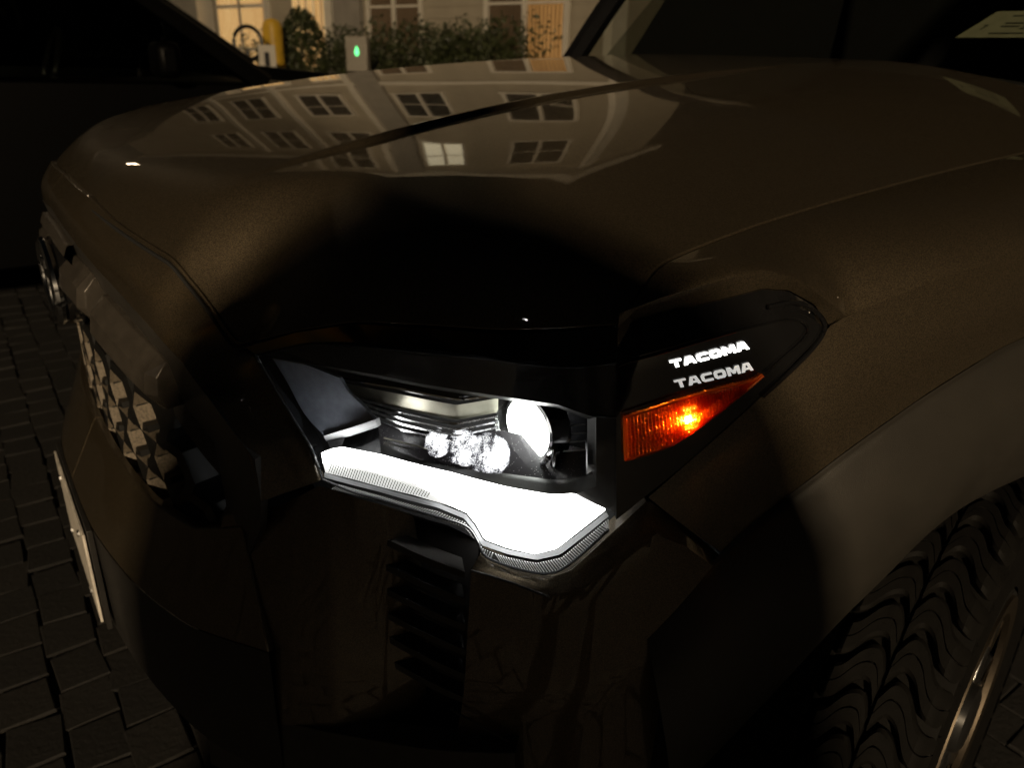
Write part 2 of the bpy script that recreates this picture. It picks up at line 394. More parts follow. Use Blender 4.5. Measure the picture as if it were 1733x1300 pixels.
# lobby entrance: glazed doors and sidelights
def lobby():
    f = MB(); a, b = fac(562, 60)[0], fac(500, 60)[0]
    d0, d1 = fac(458, 60)[0], fac(372, 60)[0]
    o = MB(); FB(o, a, b, 0, 2.9, -.05, .03); bpart(o, 'lobby_surround', 'trimw', smooth=False)
    n = 5
    for i in range(n):
        x0 = a+(b-a)*(i+.12)/n; x1 = a+(b-a)*(i+.88)/n
        bpart(FB(MB(), x0, x1, .35, 2.75, .03, .04), 'lobby_glass', 'pane_door', smooth=False)
    dr = FB(MB(), d0, d1, 0, 2.9, -.05, .05); D = bpart(dr, 'door', 'trimw', smooth=False)
    for i in range(2):
        for (z0, z1) in ((.25, 1.0), (1.08, 1.9), (1.98, 2.7)):
            w = (d1-d0); x0 = d0+w*(.06+.47*i); x1 = d0+w*(.47+.47*i)
            bpart(FB(MB(), x0, x1, z0, z1, .05, .058), 'pane', 'pane_door', D, smooth=False)
    w3, w4 = fac(362, 60)[0], fac(312, 60)[0]
    bpart(FB(MB(), w3, w4, .0, 3.0, -.05, .35), 'porch_column', 'trimw', smooth=False)
lobby()

# ------------------------------------------------------------------ second building behind the photographer, mirrored in the flank
bl2 = empty('opposite_building', (16, 21, 0)); tag(bl2, 'tan building across the lot mirrored in the fender', 'building')
mb = MB().box((4, 0, 4.5), (4, 20, 4.5)); mb.build('wall', 'siding', bl2, smooth=False)
for fz in (1.0, 4.0, 7.0):
    for k in range(10):
        y = -16.5+3.6*k; f = MB()
        f.box((-.03, y, fz), (.03, 1.0, .06)).box((-.03, y, fz+1.7), (.03, 1.0, .06)).box((-.03, y-.95, fz+.85), (.03, .06, .79)).box((-.03, y+.95, fz+.85), (.03, .06, .79)).box((-.028, y, fz+.85), (.028, .05, .79))
        w = f.build('window', 'trimw', bl2, smooth=False)
        MB().box((-.012, y-.48, fz+.85), (.01, .41, .78)).build('pane', 'pane_dark', w, smooth=False)
        MB().box((-.012, y+.48, fz+.85), (.01, .41, .78)).build('pane', 'pane_dark', w, smooth=False)

# ------------------------------------------------------------------ parking-lot lamps (their light stays with them)
M['lamp_metal'] = solid('lamp_metal', (.03, .03, .03), .4, metal=.5)
M['lamp_glow'] = emit('lamp_lens', (1, .72, .42), 30)
def street_lamp(x, y, h, power, aim, label, size=120, blend=.6):
    t = empty('street_lamp', (x, y, 0)); tag(t, label, 'street lamp', 'lamps of the parking lot')
    dx, dy = aim[0]-x, aim[1]-y; L_ = math.hypot(dx, dy); ux, uy = dx/L_, dy/L_
    MB().tube([(0, 0, 0), (0, 0, .5), (0, 0, h)], [.09, .06, .045], 12).build('pole', 'lamp_metal', t)
    MB().box((0, 0, .06), (.16, .16, .06)).build('base', 'lamp_metal', t, bev=.01)
    MB().tube([(0, 0, h-.1), (ux*.25, uy*.25, h+.02), (ux*.55, uy*.55, h+.05)], .03, 8).build('arm', 'lamp_metal', t)
    rz = Matrix.Rotation(math.atan2(uy, ux), 3, 'Z')
    hd = MB().box((ux*.8, uy*.8, h+.08), (.30, .15, .045), rz).build('lamp_head', 'lamp_metal', t, bev=.015)
    MB().box((ux*.82, uy*.82, h+.022), (.20, .11, .012), rz).build('lamp_lens', 'lamp_glow', hd)
    l = bpy.data.lights.new('lamp_light', 'SPOT'); l.energy = power; l.color = WARM; l.spot_size = R_(size); l.spot_blend = blend; l.shadow_soft_size = .30
    lo = link(bpy.data.objects.new('lamp_light', l), t); lo.location = (ux*.82, uy*.82, h-.03)
    v = Vector((aim[0], aim[1], aim[2]))-Vector((x+ux*.82, y+uy*.82, h-.03)); lo.rotation_euler = v.to_track_quat('-Z', 'Y').to_euler()
    return t
street_lamp(12.95, -7.95, 5.6, 11500, (.8, .4, .9), 'tall parking lamp behind the photographer', 100)
street_lamp(9.5, 17.0, 6.0, 1100, (16, 24, 3), 'added unseen lamp lighting the building across the lot', 130)  # added to light the far building so the fender mirrors it
street_lamp(-15.5, -1.0, 6.0, 680, (-11.5, 8, 2.5), 'tall parking lamp lighting the apartment facade', 130)

#@@TRUCK
# ------------------------------------------------------------------ the pickup truck
truck = empty('pickup_truck'); tag(truck, 'dark bronze pickup truck with lit headlight, seen close at its front corner', 'truck')
yb_of = lambda x: np.interp(abs(x), PL[len(PL)//2:, 0], PL[len(PL)//2:, 1])
seam_f = [Wp(*p, -.022) for p in [(98, 262), (150, 330), (200, 375), (250, 410), (300, 440), (350, 500), (413, 583)]]
top_f = [Wp(*p, -.004) for p in [(500, 560), (600, 545), (720, 552), (850, 562), (960, 557), (1040, 549)]]
ZBX = [0.0]+[P3(*q)[0] for q in seam_f[1:]+top_f]; ZBZ = [seam_f[1][1]+.006]+[q[1] for q in seam_f[1:]+top_f]
zbx_ = np.linspace(0, .86, 345); zbz_ = np.interp(zbx_, ZBX, ZBZ); zbz_ = np.convolve(np.pad(zbz_, 7, 'edge'), np.hanning(17)[1:-1]/np.hanning(17).sum(), 'valid')
zbs_ = np.convolve(np.pad(zbz_, 36, 'reflect'), np.hanning(75)[1:-1]/np.hanning(75).sum(), 'valid')
zb_of = lambda x: float(np.interp(x, zbx_, zbz_))
zbs_of = lambda x: float(np.interp(x, zbx_, zbs_))
SEAMY = [.317, .325, .35, .40, .52, .72, 1.03, 1.45]; SEAMX = [.841, .840, .835, .825, .815, .81, .80, .79]
sy = np.linspace(.317, 1.46, 400)
def seamx(y): return np.interp(y, sy, np.convolve(np.pad(np.interp(sy, SEAMY, SEAMX), 12, 'edge'), np.ones(25)/25, 'valid'))
setback = lambda x: .022-.017*float(sstep(.46, .60, abs(x)))
def hood_z(x, y):
    x = abs(x); yb = yb_of(x)
    mid = lambda xx, yy: 1.243-.167*math.exp(-max(0, yy-yb_of(xx)*.9)/.565)-.008*xx*xx
    X = float(seamx(max(y, .317))); xc = .425-.09*min(y, 1.2)
    if x <= xc: z = mid(x, y)
    else:
        zc_ = mid(xc, y); zs = 1.155-.09*math.exp(-(y-.3)/.6); t = min(1.2, (x-xc)/(X-xc)); z = zc_+(zs-zc_)*(.25*t+.75*t*t)
    z -= .0065*sstep(.10, .34, y)*(1-sstep(.85, 1.3, y))*(sstep(xc-.006, xc+.005, x)*(1-.999*sstep(xc+.02, xc+.26, x)))
    zb = zb_of(x); w = max(0.0, y-yb-setback(x))
    k_ = float(sstep(0, .07, w)); zl = zb*(1-k_)+zbs_of(x)*k_+1.5*w; kk = .06
    h = np.clip(.5+.5*(z-zl)/kk, 0, 1)
    return min(zl*h+z*(1-h)-kk*h*(1-h)*.999, z)
seamz = lambda y: hood_z(float(seamx(y)), y)
us = np.unique(np.concatenate([np.linspace(0, .38, 24), np.linspace(.29, .43, 40), np.linspace(.43, .841, 60), np.array(ZBX)]))
vs = np.concatenate([np.linspace(0, .10, 26)**1.0, np.linspace(.105, 1, 70)])
Gh = []
for v in vs:
    r = []
    for x0 in np.concatenate([-us[::-1], us[1:]]):
        yb = yb_of(x0)+setback(x0); y = yb+(1.44-yb)*v*(.35+.65*v); k = (seamx(max(y, .317))/.841) if abs(x0) > .45 else 1
        k = 1+(k-1)*sstep(.45, .8, abs(x0)); x = x0*k; r.append((x, y, hood_z(x, y)))
    Gh.append(r)
mb = MB().grid(Gh); nc = len(Gh[0]); nr = len(Gh)
loop = [(0, j) for j in range(nc)]+[(i, nc-1) for i in range(1, nr)]+[(nr-1, j) for j in range(nc-2, -1, -1)]+[(i, 0) for i in range(nr-2, 0, -1)]
n0 = len(mb.V); cen = np.array([0, .8, 0])
for i, j in loop:
    p = np.array(Gh[i][j]); dirn = cen-p; dirn[2] = 0; dirn /= np.linalg.norm(dirn)
    mb.V.append(tuple(p+dirn*.004+np.array([0, 0, -.012]) if i else p+np.array([0, .012, -.004])))
LL = len(loop); mb.F += [((loop[(k+1) % LL][0]*nc+loop[(k+1) % LL][1]), loop[k][0]*nc+loop[k][1], n0+k, n0+(k+1) % LL) for k in range(LL)]
hood = mb.build('hood', 'paint', truck, ang=40, bev=.0018)

hp_ = [Vector(Gh[0][j])+Vector((0, -.0015, .0005)) for j in range(nc) if abs(Gh[0][j][0]) < .53]
MB().tube(hp_, .0021, 6).build('hood_hem', 'paint', hood); MB().tube([p+Vector((0, -.004, -.0045)) for p in hp_], .0022, 6).build('hood_gap_line', 'void', hood)  # second tube is black, drawn as the dark gap below the hem
sp_ = [Vector((float(seamx(y))-.0012, y, hood_z(float(seamx(y)), y)-.0016)) for y in np.linspace(.322, 1.42, 90)]
MB().tube(sp_, .0019, 6).build('hood_side_hem', 'paint', hood)
# fender
def fender_part():
    seam = [np.array([seamx(y)+.004, y, seamz(y)-.001]) for y in np.concatenate([np.linspace(.318, .45, 24), np.linspace(.46, 1.46, 40)])]
    E1 = row([(1048, 530), (1120, 503), (1200, 480), (1290, 456), (1345, 470), (1395, 505), (1432, 535), (1500, 507), (1600, 468), (1733, 425)], -.002)
    E1 += [np.array([YS(1.15), 1.045, 0]), np.array([YS(1.46), 1.06, 0])]
    nu = 90; c1 = np.array([P3(*q) for q in resample(E1, nu, False)])
    # light smoothing of the shoulder line behind the lamp
    s3 = resample(seam, nu)
    mb = MB(); G = []
    for t in np.linspace(0, 1, 22):
        r = []
        for a, c in zip(s3, c1):
            q = np.array([a[0]+(c[0]-a[0])*.80, a[1]+(c[1]-a[1])*.80, a[2]-(a[2]-c[2])*.12])
            r.append((1-t)**2*a+2*t*(1-t)*q+t*t*c)
        G.append(r)
    mb.grid(G)
    # rolled hem along the hood gap
    n = len(mb.V); mb.V += [tuple(p+np.array([.001, 0, -.014])) for p in s3]
    mb.F += [(j+1, j, n+j, n+j+1) for j in range(nu-1)]
    o = mb.build('fender', 'paint', truck, ang=50, bev=.0015)
    return E1
E1 = fender_part()
E2p = [(1045, 552), (1120, 531), (1200, 511), (1290, 488), (1335, 491), (1378, 515), (1404, 552)]
panel('fender_lamp_facet', [row([(1048, 530), (1120, 503), (1200, 480), (1290, 456), (1345, 470), (1395, 505), (1432, 535)], -.002), row(E2p, -.010)], 'paint', truck, 60, 5)
side_top = row([(1097, 842), (1160, 787), (1230, 726), (1300, 660), (1360, 600), (1404, 552), (1432, 535), (1500, 507), (1600, 468), (1733, 425)], -.002)+[np.array([YS(1.15), 1.045, 0]), np.array([YS(1.46), 1.06, 0])]
fl_top = row([(1220, 935), (1290, 872), (1335, 838), (1380, 803), (1440, 757), (1500, 714), (1560, 672), (1600, 646), (1650, 615), (1733, 570)], .002)+[np.array([YS(1.05), .985, .002]), np.array([YS(1.46), .80, .002])]
mid = [(a+b)/2+np.array([0, 0, .004]) for a, b in zip(side_top, fl_top)]
panel('fender_side', [side_top, mid, fl_top], 'paint', truck, 80, 10, sv=True, skirt=.0, ang=60)
ft = row([(1090, 1060), (1133, 1020), (1220, 937), (1290, 874), (1380, 805), (1440, 759), (1500, 716), (1560, 674), (1650, 617), (1733, 572)], .003)+[np.array([YS(1.05), .975, .003]), np.array([YS(1.30), .88, .003]), np.array([YS(1.50), .66, .003]), np.array([YS(1.56), .45, .003])]
fl = row([(1110, 1330), (1200, 1232), (1350, 1062), (1433, 977), (1500, 906), (1560, 858), (1620, 825), (1680, 800), (1733, 782)], -.006)+[np.array([YS(.95), .815, .0]), np.array([YS(1.10), .79, .0]), np.array([YS(1.25), .70, .0]), np.array([YS(1.38), .55, .0]), np.array([YS(1.42), .42, .0])]
nf = 80; A_, B_ = resample(ft, nf, True), resample(fl, nf, True)
def blend(a, b, t, d): c = a+(b-a)*t; c[:, 2] += d; return c
panel('wheel_arch_flare', [A_, blend(A_, B_, .05, .009), blend(A_, B_, .30, .032), blend(A_, B_, .62, .046), blend(A_, B_, .90, .038), blend(A_, B_, .985, .020), B_, B_+np.array([0, .006, -.05])], 'flare', truck, nf, 5, sv=True, ang=70)
# wheel well
panel('wheel_liner', [B_+np.array([0, .006, -.048]), B_+np.array([0, .03, -.16]), B_+np.array([0, .05, -.34])], 'void', truck, nf, 3)
ww = MB(); arc = [(.93+.56*math.cos(a), .40+.50*math.sin(a)) for a in np.linspace(-.4, math.pi+.4, 30)]
ww.grid([[(x, y, z) for y, z in arc] for x in (.90, .45)]); ww.build('wheel_well', 'void', truck)

# headlight ---------------------------------------------------------------------------------------
hl = empty('headlight'); hl.parent = truck; hl['label'] = 'lit headlight with white daytime strip'
T_ = [(434, 600), (480, 590), (533, 581), (628, 587), (781, 602), (952, 621), (1043, 613)]
Bm = [(546, 815), (600, 838), (650, 850), (740, 877), (788, 893), (806, 915), (822, 944), (870, 963), (922, 973), (960, 960), (1030, 897)]
# glossy trim above and behind the lens
panel('upper_trim', [row([(415, 588), (500, 563), (600, 548), (720, 555), (850, 565), (960, 560), (1041, 552)], -.006), row(T_, -.002)], 'gloss', hl, 60, 4, skirt=.01)
panel('side_trim', [row([(1043, 553), (1120, 533), (1200, 513), (1290, 490), (1335, 493), (1376, 517), (1400, 553)], -.007),
                    row([(1043, 613), (1130, 590), (1220, 560), (1300, 540), (1345, 530), (1376, 540), (1398, 557)], .000),
                    row([(1043, 880), (1095, 838), (1160, 785), (1230, 722), (1300, 658), (1360, 598), (1396, 561)], .000)], 'gloss', hl, 60, 8, skirt=.012)
line_tube('trim_lens_rim', [(1046, 620), (1074, 610), (1180, 580), (1250, 560), (1310, 546), (1345, 542), (1366, 552), (1362, 572), (1325, 606), (1296, 632)], .0022, .0011, 'gloss', hl)
line_tube('trim_lens_rim', [(1300, 520), (1345, 512), (1378, 525), (1396, 552), (1380, 585), (1330, 636), (1290, 672)], .002, .0022, 'gloss', hl)
lensG = panel('lens', [row(T_, .002), [Wp(x, y, .010) for x, y in [(490, 705), (530, 708), (590, 715), (690, 725), (800, 748), (920, 770), (1043, 745)]], row([(546, 812), (650, 846), (788, 890), (822, 940), (922, 970), (970, 950), (1043, 880)], .002)], 'lens', hl, 70, 10, sv=True)
panel('housing', [row([(425, 590), (628, 575), (1060, 600)], -.085), row([(535, 830), (800, 930), (1060, 900)], -.075)], 'void', hl, 40, 8)
line_tube('lens_edge', [(433, 600), (455, 640), (490, 698), (525, 755), (537, 785), (546, 812)], -.001, .0014, 'lensrim', hl)
line_tube('lens_edge', [(546, 812), (600, 834), (650, 848), (740, 875), (788, 891), (806, 913), (822, 942), (870, 961), (922, 971), (960, 958), (1030, 896)], .003, .0013, 'lensrim', hl)
line_tube('lens_edge', [(434, 600), (480, 590), (533, 581), (628, 587), (781, 602), (952, 621), (1043, 613)], .003, .0011, 'shroud', hl)
# upper shroud, with its lip, and the right-hand bezel
Op = [(461, 606), (564, 622), (640, 635), (781, 661), (870, 674), (944, 685), (994, 703), (1009, 707)]
panel('shroud', [row([(440, 602), (480, 593), (533, 584), (628, 590), (781, 605), (900, 617), (980, 622), (1043, 617)], -.004), row(Op[:-1]+[(1043, 707)], -.014)], 'shroud', hl, 60, 4)
panel('shroud_lip', [row(Op, -.014), row([(461, 610), (564, 626), (640, 640), (781, 666), (870, 679), (944, 690), (992, 708), (1006, 713)], -.034)], M['flare'], hl, 60, 3)
panel('bezel', [row([(1043, 707), (1043, 790), (1043, 875)], -.012), row([(1009, 707), (1009, 770), (1009, 828)], -.012), row([(994, 705), (994, 765), (994, 818)], -.040)], 'satin', hl, 20, 4)
panel('left_wall', [row([(436, 602), (480, 675), (526, 757), (545, 800)], -.003), row([(466, 610), (500, 672), (535, 730), (552, 764)], -.03)], 'shroud', hl, 30, 4)
# silver wing at the inner end
wing = [row([(462, 608), (520, 618), (575, 640)], -.020), row([(485, 645), (540, 653), (590, 664)], -.022), row([(515, 700), (570, 690), (620, 693)], -.024), row([(548, 737), (590, 724), (633, 711)], -.020)]
M['wing'] = solid('brushed_silver_blue', (.30, .33, .40), .45, metal=.25, var=.12, vscale=90)
panel('reflector_wing', wing, 'wing', hl, 24, 6, sv=True, skirt=.004)
panel('wing_ledge', [row([(548, 738), (590, 725), (636, 710)], -.016), row([(552, 747), (594, 738), (639, 723)], -.032)], 'edge', hl, 20, 2, skirt=.006)
panel('wing_foot', [row([(554, 747), (584, 741)], -.028), row([(560, 762), (577, 758)], -.03)], 'darkchrome', hl, 6, 3)
# stacked ribs that turn the corner towards the projector
def rib_rows(ofs, d0, d1, d2): return [Wp(585+ofs*.9, 655+ofs, d0), Wp(680, 676+ofs*1.02, (d0+d1)/2), Wp(773, 694+ofs*1.05, d1), Wp(843, 682+ofs, d2)]
M['beamwall'] = solid('warm_grey_reflector', (.42, .40, .32), .30, metal=.6, var=.1, vscale=50)
panel('reflector_brow', [[Wp(572, 630, -.040), Wp(680, 648, -.035), Wp(785, 668, -.030), Wp(843, 664, -.045)], rib_rows(-14, -.046, -.032, -.058)], 'shroud', hl, 40, 3)
panel('reflector_brow_edge', [[Wp(572, 640, -.036), Wp(680, 657, -.032), Wp(780, 676, -.027), Wp(843, 667, -.044)], [Wp(573, 642, -.036), Wp(680, 660, -.032), Wp(780, 679, -.027), Wp(843, 670, -.044)]], 'chrome', hl, 40, 1, skirt=.004)
panel('reflector_beam', [rib_rows(-8, -.050, -.034, -.060), rib_rows(16, -.056, -.038, -.064)], 'beamwall', hl, 60, 4)
for i in range(4):
    o0 = 19+i*9.5
    panel('reflector_rib', [rib_rows(o0, -.060, -.042, -.068), rib_rows(o0+2.2, -.051, -.033, -.060), rib_rows(o0+5.0, -.051, -.033, -.060), rib_rows(o0+8.0, -.060, -.042, -.068)], 'chrome', hl, 50, 2, ang=25)
M['floor'] = None
fm, fnt, fb = nodes('dusty_lamp_floor'); v_ = coords(fnt)
vor = N(fnt, 'ShaderNodeTexVoronoi'); vor.inputs['Scale'].default_value = 420; fnt.links.new(v_, vor.inputs['Vector'])
fnt.links.new(ramp(fnt, vor.outputs['Distance'], [(.10, (.7, .68, .66)), (.17, (.035, .032, .036))]), fb.inputs['Base Color']); fb.inputs['Roughness'].default_value = .3
M['floor'] = fm
panel('lamp_floor', [[Wp(636, 716, -.06), Wp(700, 728, -.055), Wp(773, 738, -.046), Wp(850, 728, -.06), Wp(992, 760, -.065)], row([(645, 757), (716, 784), (785, 796), (845, 803), (941, 816), (992, 808)], -.024)], 'floor', hl, 50, 8)
panel('floor_left', [row([(580, 742), (610, 735), (640, 722)], -.05), row([(583, 758), (615, 765), (646, 772)], -.02)], 'shroud', hl, 12, 4)
for a, b in (((650, 741), (760, 768)), ((648, 748), (760, 775))): line_tube('floor_ridge', [a, b], -.036, .0009, 'beamwall', hl, False, 12)
panel('lower_bezel', [row([(644, 757), (716, 784), (785, 796), (845, 803), (941, 816), (992, 807), (1009, 797)], -.022), row([(644, 771), (762, 801), (857, 826), (933, 839), (971, 837), (1009, 823)], -.009)], M['flare'], hl, 60, 4, skirt=.004)
# projector lamp
pc = P3(*Wp(889, 727, -.055)); fw = Vector((.12, -1, -.03)).normalized(); e1 = Vector((0, 0, 1)); e1 = (e1-fw*e1.dot(fw)).normalized(); e2 = fw.cross(e1)
def disc(r0, r1, o0, o1, n=14, cap=True, rot=.2):
    mb = MB(); c = Vector(pc)
    ring = lambda r, o: [c+fw*o+(e1*math.cos(2*math.pi*k/n+rot)+e2*math.sin(2*math.pi*k/n+rot))*r for k in range(n)]
    mb.grid([ring(r0, o0), ring(r1, o1)], closed_u=True)
    if cap: mb.F.append(tuple(range(n, 2*n)))
    return mb
disc(.0385, .0335, -.024, -.004, 28, cap=False).build('projector_barrel', 'darkchrome', hl, ang=30)
disc(.0300, .0295, -.003, -.002, 20).build('projector_lamp', 'beam', hl, ang=30)
M['thickglass'] = clear('thick_glass', (.62, .65, .64), .10, 1.6, 1.4)
disc(.0340, .0300, .001, .013, 28).build('projector_glass', 'thickglass', hl, ang=30)
MB().tube([Vector(pc)+fw*.002+(e1*math.cos(a)+e2*math.sin(a))*.0375 for a in np.linspace(2.2, 4.6, 26)], .0026, 8).build('projector_cradle', 'chrome', hl)
MB().box(Vector(pc)+Vector((.030, .012, -.026)), (.006, .004, .016)).build('projector_holder', 'darkchrome', hl, bev=.002)
# small low-beam lenses in front of the ribs; blotches of light put into their emission
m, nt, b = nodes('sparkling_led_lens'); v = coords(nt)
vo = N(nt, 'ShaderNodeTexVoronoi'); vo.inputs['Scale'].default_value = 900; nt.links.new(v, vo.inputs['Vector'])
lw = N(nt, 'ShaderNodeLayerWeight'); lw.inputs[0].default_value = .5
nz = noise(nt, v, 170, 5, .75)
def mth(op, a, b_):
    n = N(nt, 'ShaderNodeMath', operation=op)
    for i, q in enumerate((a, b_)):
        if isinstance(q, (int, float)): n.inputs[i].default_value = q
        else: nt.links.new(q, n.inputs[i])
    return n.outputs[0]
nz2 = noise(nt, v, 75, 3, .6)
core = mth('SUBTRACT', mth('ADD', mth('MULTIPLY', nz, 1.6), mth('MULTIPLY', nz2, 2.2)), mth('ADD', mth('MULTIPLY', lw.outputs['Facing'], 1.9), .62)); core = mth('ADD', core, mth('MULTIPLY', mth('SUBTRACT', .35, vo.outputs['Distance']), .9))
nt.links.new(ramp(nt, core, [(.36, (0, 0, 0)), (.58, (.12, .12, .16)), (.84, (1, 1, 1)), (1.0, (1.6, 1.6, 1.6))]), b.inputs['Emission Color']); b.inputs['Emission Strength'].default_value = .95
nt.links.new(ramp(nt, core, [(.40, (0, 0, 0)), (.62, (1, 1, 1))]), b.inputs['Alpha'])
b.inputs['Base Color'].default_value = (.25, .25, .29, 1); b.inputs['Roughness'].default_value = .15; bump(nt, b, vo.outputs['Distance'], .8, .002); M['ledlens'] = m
def dome(px, py, d, r, name, mat, sq=.75):
    c = P3(*Wp(px, py, d)); nrm = Vector((.45, -.75, .35)).normalized(); a1 = nrm.cross(Vector((0, 0, 1))).normalized(); a2 = nrm.cross(a1)
    G = [[Vector(c)+nrm*(r*sq*math.cos(t))+(a1*math.cos(p)+a2*math.sin(p))*(r*math.sin(t)) for p in np.linspace(0, 2*math.pi, 24, endpoint=False)] for t in np.linspace(.02, 1.57, 10)]
    return MB().grid(G, closed_u=True).build(name, mat, hl)
dome(738, 753, -.038, .0150, 'led_lens', 'ledlens', .35); dome(783, 759, -.036, .0195, 'led_lens', 'ledlens', .35); dome(826, 771, -.036, .0235, 'led_lens', 'ledlens', .5)
# finned pocket at the outer end
panel('pocket_wall', [row([(925, 690), (1000, 700)], -.075), row([(925, 820), (1000, 815)], -.070)], 'shroud', hl, 10, 4)
for i, y in enumerate((719, 733, 747, 762, 776)):
    panel('pocket_fin', [row([(940, y+1), (968, y), (991, y-2)], -.072), row([(940, y+1), (968, y), (991, y-2)], -.050), row([(940, y+3.5), (968, y+2.5), (991, y+.5)], -.050), row([(940, y+3.5), (968, y+2.5), (991, y+.5)], -.072)], 'satin', hl, 8, 1, ang=20)
# daytime running strip
Dt = [(544, 767, .0), (560, 761, -.001), (577, 758, -.003), (644, 771), (762, 801), (857, 826), (933, 839), (971, 837), (1024, 862)]
Db = [(551, 799), (600, 812), (640, 823), (700, 838), (760, 855), (790, 868), (806, 888), (820, 913), (860, 928), (905, 938), (942, 929), (985, 895), (1024, 864)]
Dm = [(547, 785, .0), (566, 783, -.001), (600, 790), (640, 800), (700, 817), (722, 830), (760, 855)]+Db[5:]
panel('daytime_strip', [row(Dt, -.008), row(Dm, -.006)], 'drl', hl, 110, 4, skirt=.002)
M['guide'] = emit('ribbed_light_guide', (1, .99, .95), .85)
panel('light_guide', [row([(547, 786), (566, 784), (600, 791), (640, 801), (700, 818), (722, 831), (762, 856)], -.0065), row([(551, 800), (580, 807), (600, 812), (640, 823), (700, 838), (740, 850), (764, 857)], -.006)], 'guide', hl, 50, 2)
rb = MB(); ga, gb_ = resample(row([(562, 785), (640, 803), (728, 833)], -.0045), 40), resample(row([(556, 800), (640, 822), (722, 842)], -.0045), 40)
for a, b2 in zip(ga, gb_):
    p, q = P3(*a), P3(*b2); rb.tube([p, q], .00045, 4)
rb.build('light_guide_ribs', 'satin', hl)
gu0 = row([(549, 800), (640, 825), (740, 851), (788, 870), (804, 890), (818, 915), (858, 930), (905, 939), (943, 930), (1026, 866)], -.005); gu1 = row([(548, 808), (640, 832), (740, 859), (786, 878), (802, 899), (815, 923), (858, 938), (908, 948), (948, 939), (1030, 874)], -.002)
panel('strip_gutter', [gu0, gu1], 'edge', hl, 80, 2)
panel('prism_strip', [row([(552, 813), (640, 837), (740, 864), (786, 882), (802, 903), (815, 927), (858, 942), (908, 952), (950, 943), (1029, 878)], -.006), row([(560, 829), (650, 851), (740, 878), (788, 895), (806, 917), (824, 946), (870, 965), (922, 975), (962, 961), (1032, 899)], -.002)], 'satin', hl, 80, 6)
M['prismglow'] = emit('light_guide', (.95, .97, .92), .075)  # strip light leaking into the prism ribs, put in as a faint glow
pr0 = resample(row([(575, 821), (640, 839), (740, 866), (786, 884), (802, 905), (818, 930), (858, 944), (908, 954), (950, 945), (1029, 880)], .0005), 120); pr1 = resample(row([(562, 828), (650, 849), (740, 876), (786, 892), (804, 914), (826, 944), (872, 962), (922, 972), (962, 958), (1030, 896)], .0005), 120)
rb = MB()
for k in range(0, 120):
    a, b2 = pr0[k], pr1[min(119, k+(3 if k > 70 else 0))]; rb.tube([P3(*a), P3(*b2)], .00042 if k < 70 else .0006, 4)
rb.build('prism_ribs', 'prismglow', hl)
panel('strip_end', [row([(971, 836), (1012, 822)], -.010), row([(1024, 861), (1040, 856)], -.008)], 'satin', hl, 8, 3)
# side marker
am, ant, ab = nodes('amber_lens'); ab_out = ant.nodes['Material Output']; ant.nodes.remove(ab)
tl = N(ant, 'ShaderNodeBsdfTranslucent'); tl.inputs[0].default_value = (1.0, .34, .05, 1)
gl = N(ant, 'ShaderNodeBsdfGlossy'); gl.inputs['Roughness'].default_value = .18; gl.inputs[0].default_value = (1, .45, .2, 1)
df = N(ant, 'ShaderNodeBsdfDiffuse'); df.inputs[0].default_value = (.9, .24, .03, 1)
m1 = N(ant, 'ShaderNodeMixShader'); m1.inputs[0].default_value = .35; m2 = N(ant, 'ShaderNodeMixShader'); m2.inputs[0].default_value = .18
ant.links.new(tl.outputs[0], m1.inputs[1]); ant.links.new(df.outputs[0], m1.inputs[2]); ant.links.new(m1.outputs[0], m2.inputs[1]); ant.links.new(gl.outputs[0], m2.inputs[2]); tp = N(ant, 'ShaderNodeBsdfTransparent'); tp.inputs[0].default_value = (1, .42, .06, 1); m3 = N(ant, 'ShaderNodeMixShader'); m3.inputs[0].default_value = .35
ant.links.new(m2.outputs[0], m3.inputs[1]); ant.links.new(tp.outputs[0], m3.inputs[2]); ant.links.new(m3.outputs[0], ab_out.inputs[0])
M['amber'] = am; M['amberback'] = solid('amber_reflector', (.9, .25, .05), .3, metal=.5)
def studs(G):
    G = G.copy(); r, c = G.shape[:2]
    for i in range(r):
        for j in range(c):
            G[i, j, 2] += .0016*((1 if j % 2 else -1)+(.6 if i % 2 else -.6))
    return G
mt = [(1056, 708), (1100, 694), (1140, 681), (1200, 663), (1250, 650), (1275, 644), (1290, 634)]
mbm = [(1058, 779), (1100, 768), (1140, 752), (1170, 733), (1220, 696), (1265, 660), (1291, 637)]
panel('marker_reflector', [row(mt, .0012), row(mbm, .0012)], M['amberback'], hl, 40, 6)
panel('side_marker', [row(mt, .005), row(mbm, .005)], 'amber', hl, 84, 26, corr=studs, skirt=.004, ang=12)
line_tube('side_marker_rim', mt, .007, .0011, 'amber', hl, False); line_tube('side_marker_rim', mbm, .007, .0011, 'amber', hl, False); line_tube('side_marker_rim', [mt[0], mbm[0]], .007, .0011, 'amber', hl, False)
M['bulb'] = emit('amber_bulb', (1, .58, .10), 4.0)
for yy in (694, 705, 716, 726): line_tube('marker_led', [(1155+(yy-694)*.1, yy), (1178+(yy-694)*.1, yy-5)], .0025, .0016, 'bulb', hl, False, 4)
bp_ = P3(*Wp(1165, 709, .0032))
bl = bpy.data.lights.new('marker_bulb', 'POINT'); bl.energy = 2.4; bl.color = (1, .62, .2); bl.shadow_soft_size = .003
blo = link(bpy.data.objects.new('marker_bulb', bl), hl); blo.location = bp_
